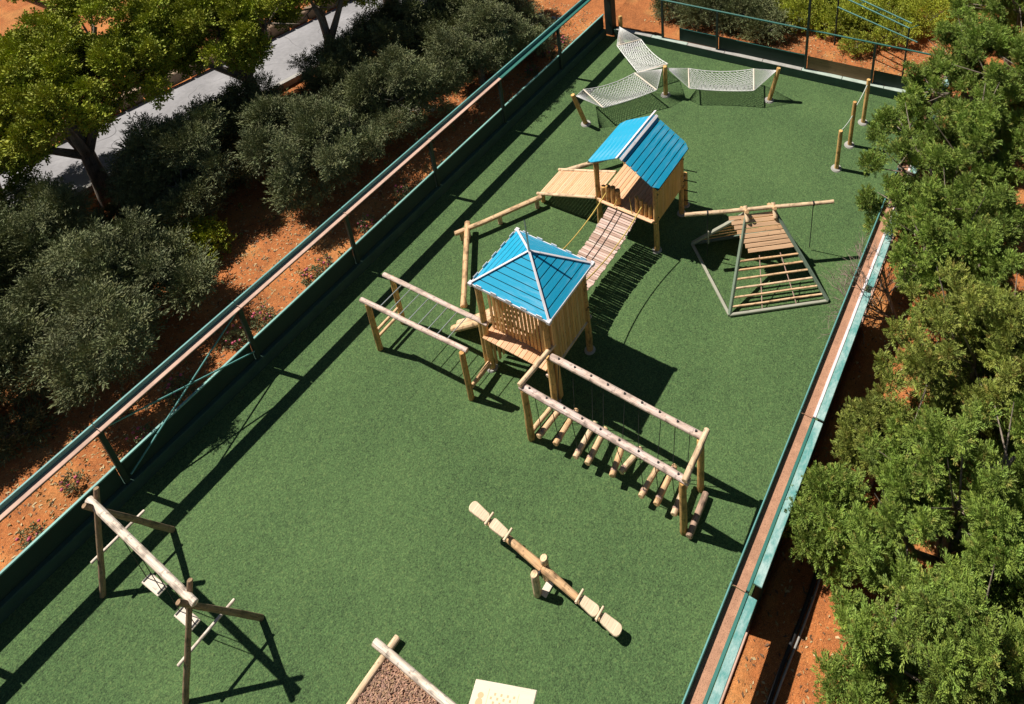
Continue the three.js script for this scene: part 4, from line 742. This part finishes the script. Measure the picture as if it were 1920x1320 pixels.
// dry leaves and straw on the soil, small weeds
{
  const g = new THREE.BufferGeometry(); g.setAttribute('position', new THREE.Float32BufferAttribute([-0.5, 0, -0.12, 0.5, 0, 0, -0.1, 0.08, 0.2, -0.5, 0, -0.12, 0.2, 0.05, -0.25, 0.5, 0, 0], 3)); g.setAttribute('uv', new THREE.Float32BufferAttribute(new Array(12).fill(0), 2)); g.computeVertexNormals();
  const n = 26000, im = new THREE.InstancedMesh(g, leafMat(1, 1, 1), n), o = new THREE.Object3D(), c = new THREE.Color();
  for (let i = 0; i < n; i++) {
    let x, z; const r = rnd(); if (r < 0.62) { x = rr(-25, -16.4); z = rr(-24, 0); } else if (r < 0.82) { x = rr(-2.4, 2.5); z = rr(-26, -3); } else { x = rr(-15, -3); z = rr(-30, -24.8) - 0.118 * (x + 13); }
    o.position.set(x, groundY(x, z) + 0.012, z); o.rotation.set(rr(-0.4, 0.4), rr(0, 6.3), rr(-0.4, 0.4)); o.scale.setScalar(rr(0.035, 0.11)); o.updateMatrix(); im.setMatrixAt(i, o.matrix);
    const k = rnd(); k < 0.4 ? c.setRGB(0.42, 0.27, 0.11) : k < 0.65 ? c.setRGB(0.55, 0.4, 0.2) : c.setRGB(0.14, 0.075, 0.035); im.setColorAt(i, c);
  }
  im.name = 'leaf_litter'; im.userData = { kind: 'stuff', label: 'dry leaves and straw scattered over the red soil', category: 'leaf litter' }; scene.add(shade(im));
  const nw = 420, iw = new THREE.InstancedMesh(SP.small, leafMat(0.16, 0.19, 0.05), nw);
  for (let i = 0; i < nw; i++) { const side = rnd() < 0.75, x = side ? rr(-21, -16.5) : rr(-14, -4), z = side ? rr(-23.5, 0) : backZ(x) - rr(0.5, 3); o.position.set(x, groundY(x, z), z); o.rotation.set(rr(-0.3, 0.3), rr(0, 6.3), rr(-0.3, 0.3)); o.scale.setScalar(rr(0.5, 1.3)); o.updateMatrix(); iw.setMatrixAt(i, o.matrix); iw.setColorAt(i, c.setRGB(rr(0.7, 1.3), rr(0.8, 1.2), 1)); }
  iw.name = 'weeds'; iw.userData = { kind: 'stuff', label: 'small green weeds scattered over the red soil', category: 'weeds' }; scene.add(shade(iw));
}
// white stones
{
  const pile = (cx, cz, n, R, lab) => { for (let i = 0; i < n; i++) { const x = cx + rr(-R, R), z = cz + rr(-R * 0.6, R * 0.6), r = rr(0.05, 0.14), g = new THREE.IcosahedronGeometry(r, 1), p = g.attributes.position; for (let k = 0; k < p.count; k++) { const f = 0.8 + 0.4 * N.noise(p.getX(k) * 9 + i, p.getY(k) * 9, p.getZ(k) * 9); p.setXYZ(k, p.getX(k) * f * 1.3, p.getY(k) * f * 0.7, p.getZ(k) * f); } g.computeVertexNormals(); const y = groundY(x, z), t = thing('field_stone', lab, 'stone', [x, y, z], lab); g.translate(x, y + r * 0.3, z); part('stone', g, i % 3 ? M.creamBoard : M.concrete, t); } };
  pile(-19.3, -15.9, 16, 0.6, 'pale field stone in the pile under the leaning olive');
  pile(-18.5, -22.6, 14, 0.6, 'pale field stone in the row near the black column');
}

// conifers over the fence
const CF = 'conifers beyond the rust brown channel fence';
const conif = (x, z, lobes, lab, m = LM.conifer, per = 150, o = {}) => tree('cypress_tree', lab, 'conifer', x, z, lobes.length > 3 ? [...lobes, [0, 2.5, 0, 1.3, 1.1], [0.5, 2.2, -0.9, 0.9, 0.9]] : lobes, 'conifer', m, per, barkMat, 0.16, CF, { gap: 0.5, fill: 0.1, up: 0.7, tint: 0.3, dry: 0.05, stem: 0.2, size: 0.62, plume: [4.2, 0.12, 0.27, 0.01], ...o });
conif(0.7, -6.6, [[0, 4.2, 0, 1.25, 1.5], [-0.8, 3.4, 0.5, 0.8, 1.0], [0.8, 3.6, 0.6, 1.0, 1.2], [-0.8, 3.2, -0.9, 0.95, 1.1], [0.5, 4.6, -0.9, 0.9, 1.1]], 'conifer beside the sunlit soil patch and black pipe');
conif(0.5, -9.2, [[0, 4.4, 0, 1.2, 1.5], [-0.8, 3.8, 0.7, 0.8, 1.0], [0.9, 4.4, 0.5, 0.9, 1.1], [-0.9, 3.6, -0.7, 0.85, 1.1], [0.7, 4.8, -0.9, 0.9, 1.1]], 'tall conifer behind the leaning small juniper');
conif(0.2, -12.0, [[0, 4.6, 0, 1.2, 1.5], [-0.9, 4.0, 0.5, 0.9, 1.2], [0.8, 4.4, 0.5, 0.8, 1.0], [-0.7, 4.4, -0.9, 0.9, 1.2], [0.6, 4.9, -0.9, 0.9, 1.1]], 'conifer with golden tips behind the black shadow gap', LM.coniferGold, 130);
conif(-0.6, -15.4, [[0, 4.4, 0, 1.15, 1.4], [-0.8, 3.7, 0.5, 0.85, 1.1], [0.7, 4.4, 0.5, 0.9, 1.1], [-0.6, 3.9, -1.0, 0.9, 1.1], [1.4, 4.2, 1.6, 0.9, 1.1], [-1.3, 2.7, -0.9, 0.65, 0.7]], 'conifer beside the dead grey branches', LM.conifer);
conif(-1.2, -18.6, [[0, 4.0, 0, 1.3, 1.5], [-1.6, 3.0, 0.5, 0.9, 1.0], [-1.8, 3.0, -1.1, 0.95, 0.9], [0.9, 4.4, 0.2, 1.0, 1.2], [0.3, 4.4, -1.2, 1.1, 1.3], [-1.5, 2.6, 1.7, 0.7, 0.7]], 'conifer overhanging the rope linked posts');
conif(-1.1, -22.0, [[0, 4.4, 0, 1.3, 1.6], [-1.6, 3.2, 0.4, 0.95, 1.1], [-1.4, 3.4, -1.3, 1.0, 1.2], [-0.9, 4.2, -1.1, 1.0, 1.3], [1.0, 4.6, 0, 1.0, 1.3]], 'conifer at the far end of the channel fence', LM.conifer);
conif(-0.8, -25.6, [[0, 4.6, 0, 1.4, 1.8], [-1.1, 4.2, -0.4, 1.0, 1.4], [0.8, 4.6, -0.8, 1.1, 1.4]], 'conifer beside the teal pipe frame', LM.conifer);
conif(-0.4, -28.6, [[0, 4.8, 0, 1.5, 1.9], [-1.0, 4.2, 0.5, 1.1, 1.5], [1.0, 5.0, -0.8, 1.2, 1.5], [0.9, 4.6, 1.0, 1.0, 1.4]], 'tall conifer closing the corner behind the pipe frame', LM.conifer);
conif(1.9, -9.6, [[0, 3.4, 0, 1.3, 1.6], [0.2, 3.2, 2.2, 1.2, 1.5], [0.3, 3.0, -2.0, 1.2, 1.5], [0.9, 2.6, 0.8, 1.1, 1.3]], 'low conifer behind the tall conifer by the juniper', LM.conifer);
conif(2.0, -5.6, [[0, 3.0, 0, 1.2, 1.5], [0.2, 2.8, 1.6, 1.1, 1.4], [-0.3, 2.6, -1.6, 1.0, 1.3], [0.8, 2.4, 0.8, 1.1, 1.3]], 'conifer behind the one beside the soil patch', LM.conifer);
conif(2.2, -17.2, [[0, 4.6, 0, 1.4, 1.8], [0.3, 4.8, -2.0, 1.3, 1.7]], 'conifer in the second row level with the dead branches', LM.conifer, 110);
conif(2.2, -13.2, [[0, 3.6, 0, 1.3, 1.6], [0.2, 3.4, 1.5, 1.2, 1.5], [-0.2, 3.2, -1.4, 1.1, 1.4], [1.0, 3.0, 0.4, 1.1, 1.4]], 'low conifer in the second row behind the black shadow gap', LM.conifer, 110);
conif(1.6, -22.5, [[0, 4.6, 0, 1.4, 1.8], [0.2, 4.8, -2.4, 1.4, 1.8]], 'dense conifer in the second row near the far end', LM.conifer, 110);
conif(-1.6, -9.1, [[0, 2.3, 0, 0.6, 0.75], [-0.35, 2.1, 0.3, 0.45, 0.5], [0.3, 2.0, 0.4, 0.45, 0.5]], 'small juniper leaning on the flaking fence boards', LM.conifer, 150, { size: 0.55, plume: [11, 0.12, 0.22, -0.6] });
conif(-1.3, -10.7, [[0, 2.4, 0, 0.65, 0.7], [0.4, 2.1, -0.4, 0.5, 0.6]], 'small juniper between the channel fence and tall conifers', LM.coniferGold, 150, { size: 0.55, plume: [11, 0.12, 0.22, -0.6] });
// dead grey branches over the channel
{
  const t = thing('dead_branch', 'dead grey leafless branches reaching over the rust brown channel', 'branch', [-1.9, 1.0, -14.6]);
  const gs = [], grow = (p, d, L, r, lv) => { const e = p.clone().addScaledVector(d, L), m = p.clone().lerp(e, 0.5).add(V(rr(-0.06, 0.06), rr(-0.04, 0.08), rr(-0.06, 0.06))); gs.push(tubeGeo([p, m, e], r, r * 0.6, 4)); if (lv) for (let k = 0; k < 5; k++) grow(p.clone().lerp(e, rr(0.35, 1)), d.clone().add(V(rr(-0.9, 0.9), rr(-0.5, 0.6), rr(-0.9, 0.9))).normalize(), L * rr(0.45, 0.7), r * 0.5, lv - 1); };
  for (const d of [V(-0.75, 0.55, 0.15), V(-0.6, 0.6, -0.4), V(-0.5, 0.7, 0.5), V(-0.7, 0.5, 0.6), V(-0.4, 0.8, -0.2)]) grow(V(-1.7, 1.0, -14.8), d.normalize(), 1.4, 0.035, 3);
  part('twigs', mergeGeometries(gs), logMat(0.42, 0.34, 0.28), t);
}
{
  const t = thing('paving_slab', 'pale paving slab on the soil at the foot of the flaking boards', 'slab', [-2.1, 1, -5.2]);
  board('slab', V(-2.12, 1.03, -5.85), V(-2.12, 1.03, -4.6), 0.08, 0.6, M.concrete, t, UP, 0.01);
}
// irrigation pipes on the terrace
for (const [o, m, lab] of [[0, M.iron, 'black irrigation pipe lying on the orange soil under the conifers'], [0.09, M.concrete, 'pale grey hose lying beside the black irrigation pipe']]) {
  const pts = Array.from({ length: 24 }, (_, i) => { const z = -3 - i * 0.33, x = -1.72 + o + 0.05 * Math.sin(i * 0.5); return V(x, groundY(x, z) + 0.035, z); });
  const t = thing('irrigation_pipe', lab, 'pipe', [-1.7, 1, -6.5]); part('pipe', tubeGeo(pts, o ? 0.022 : 0.04, o ? 0.022 : 0.04, 8), m, t);
}
renderer.render(scene, camera);
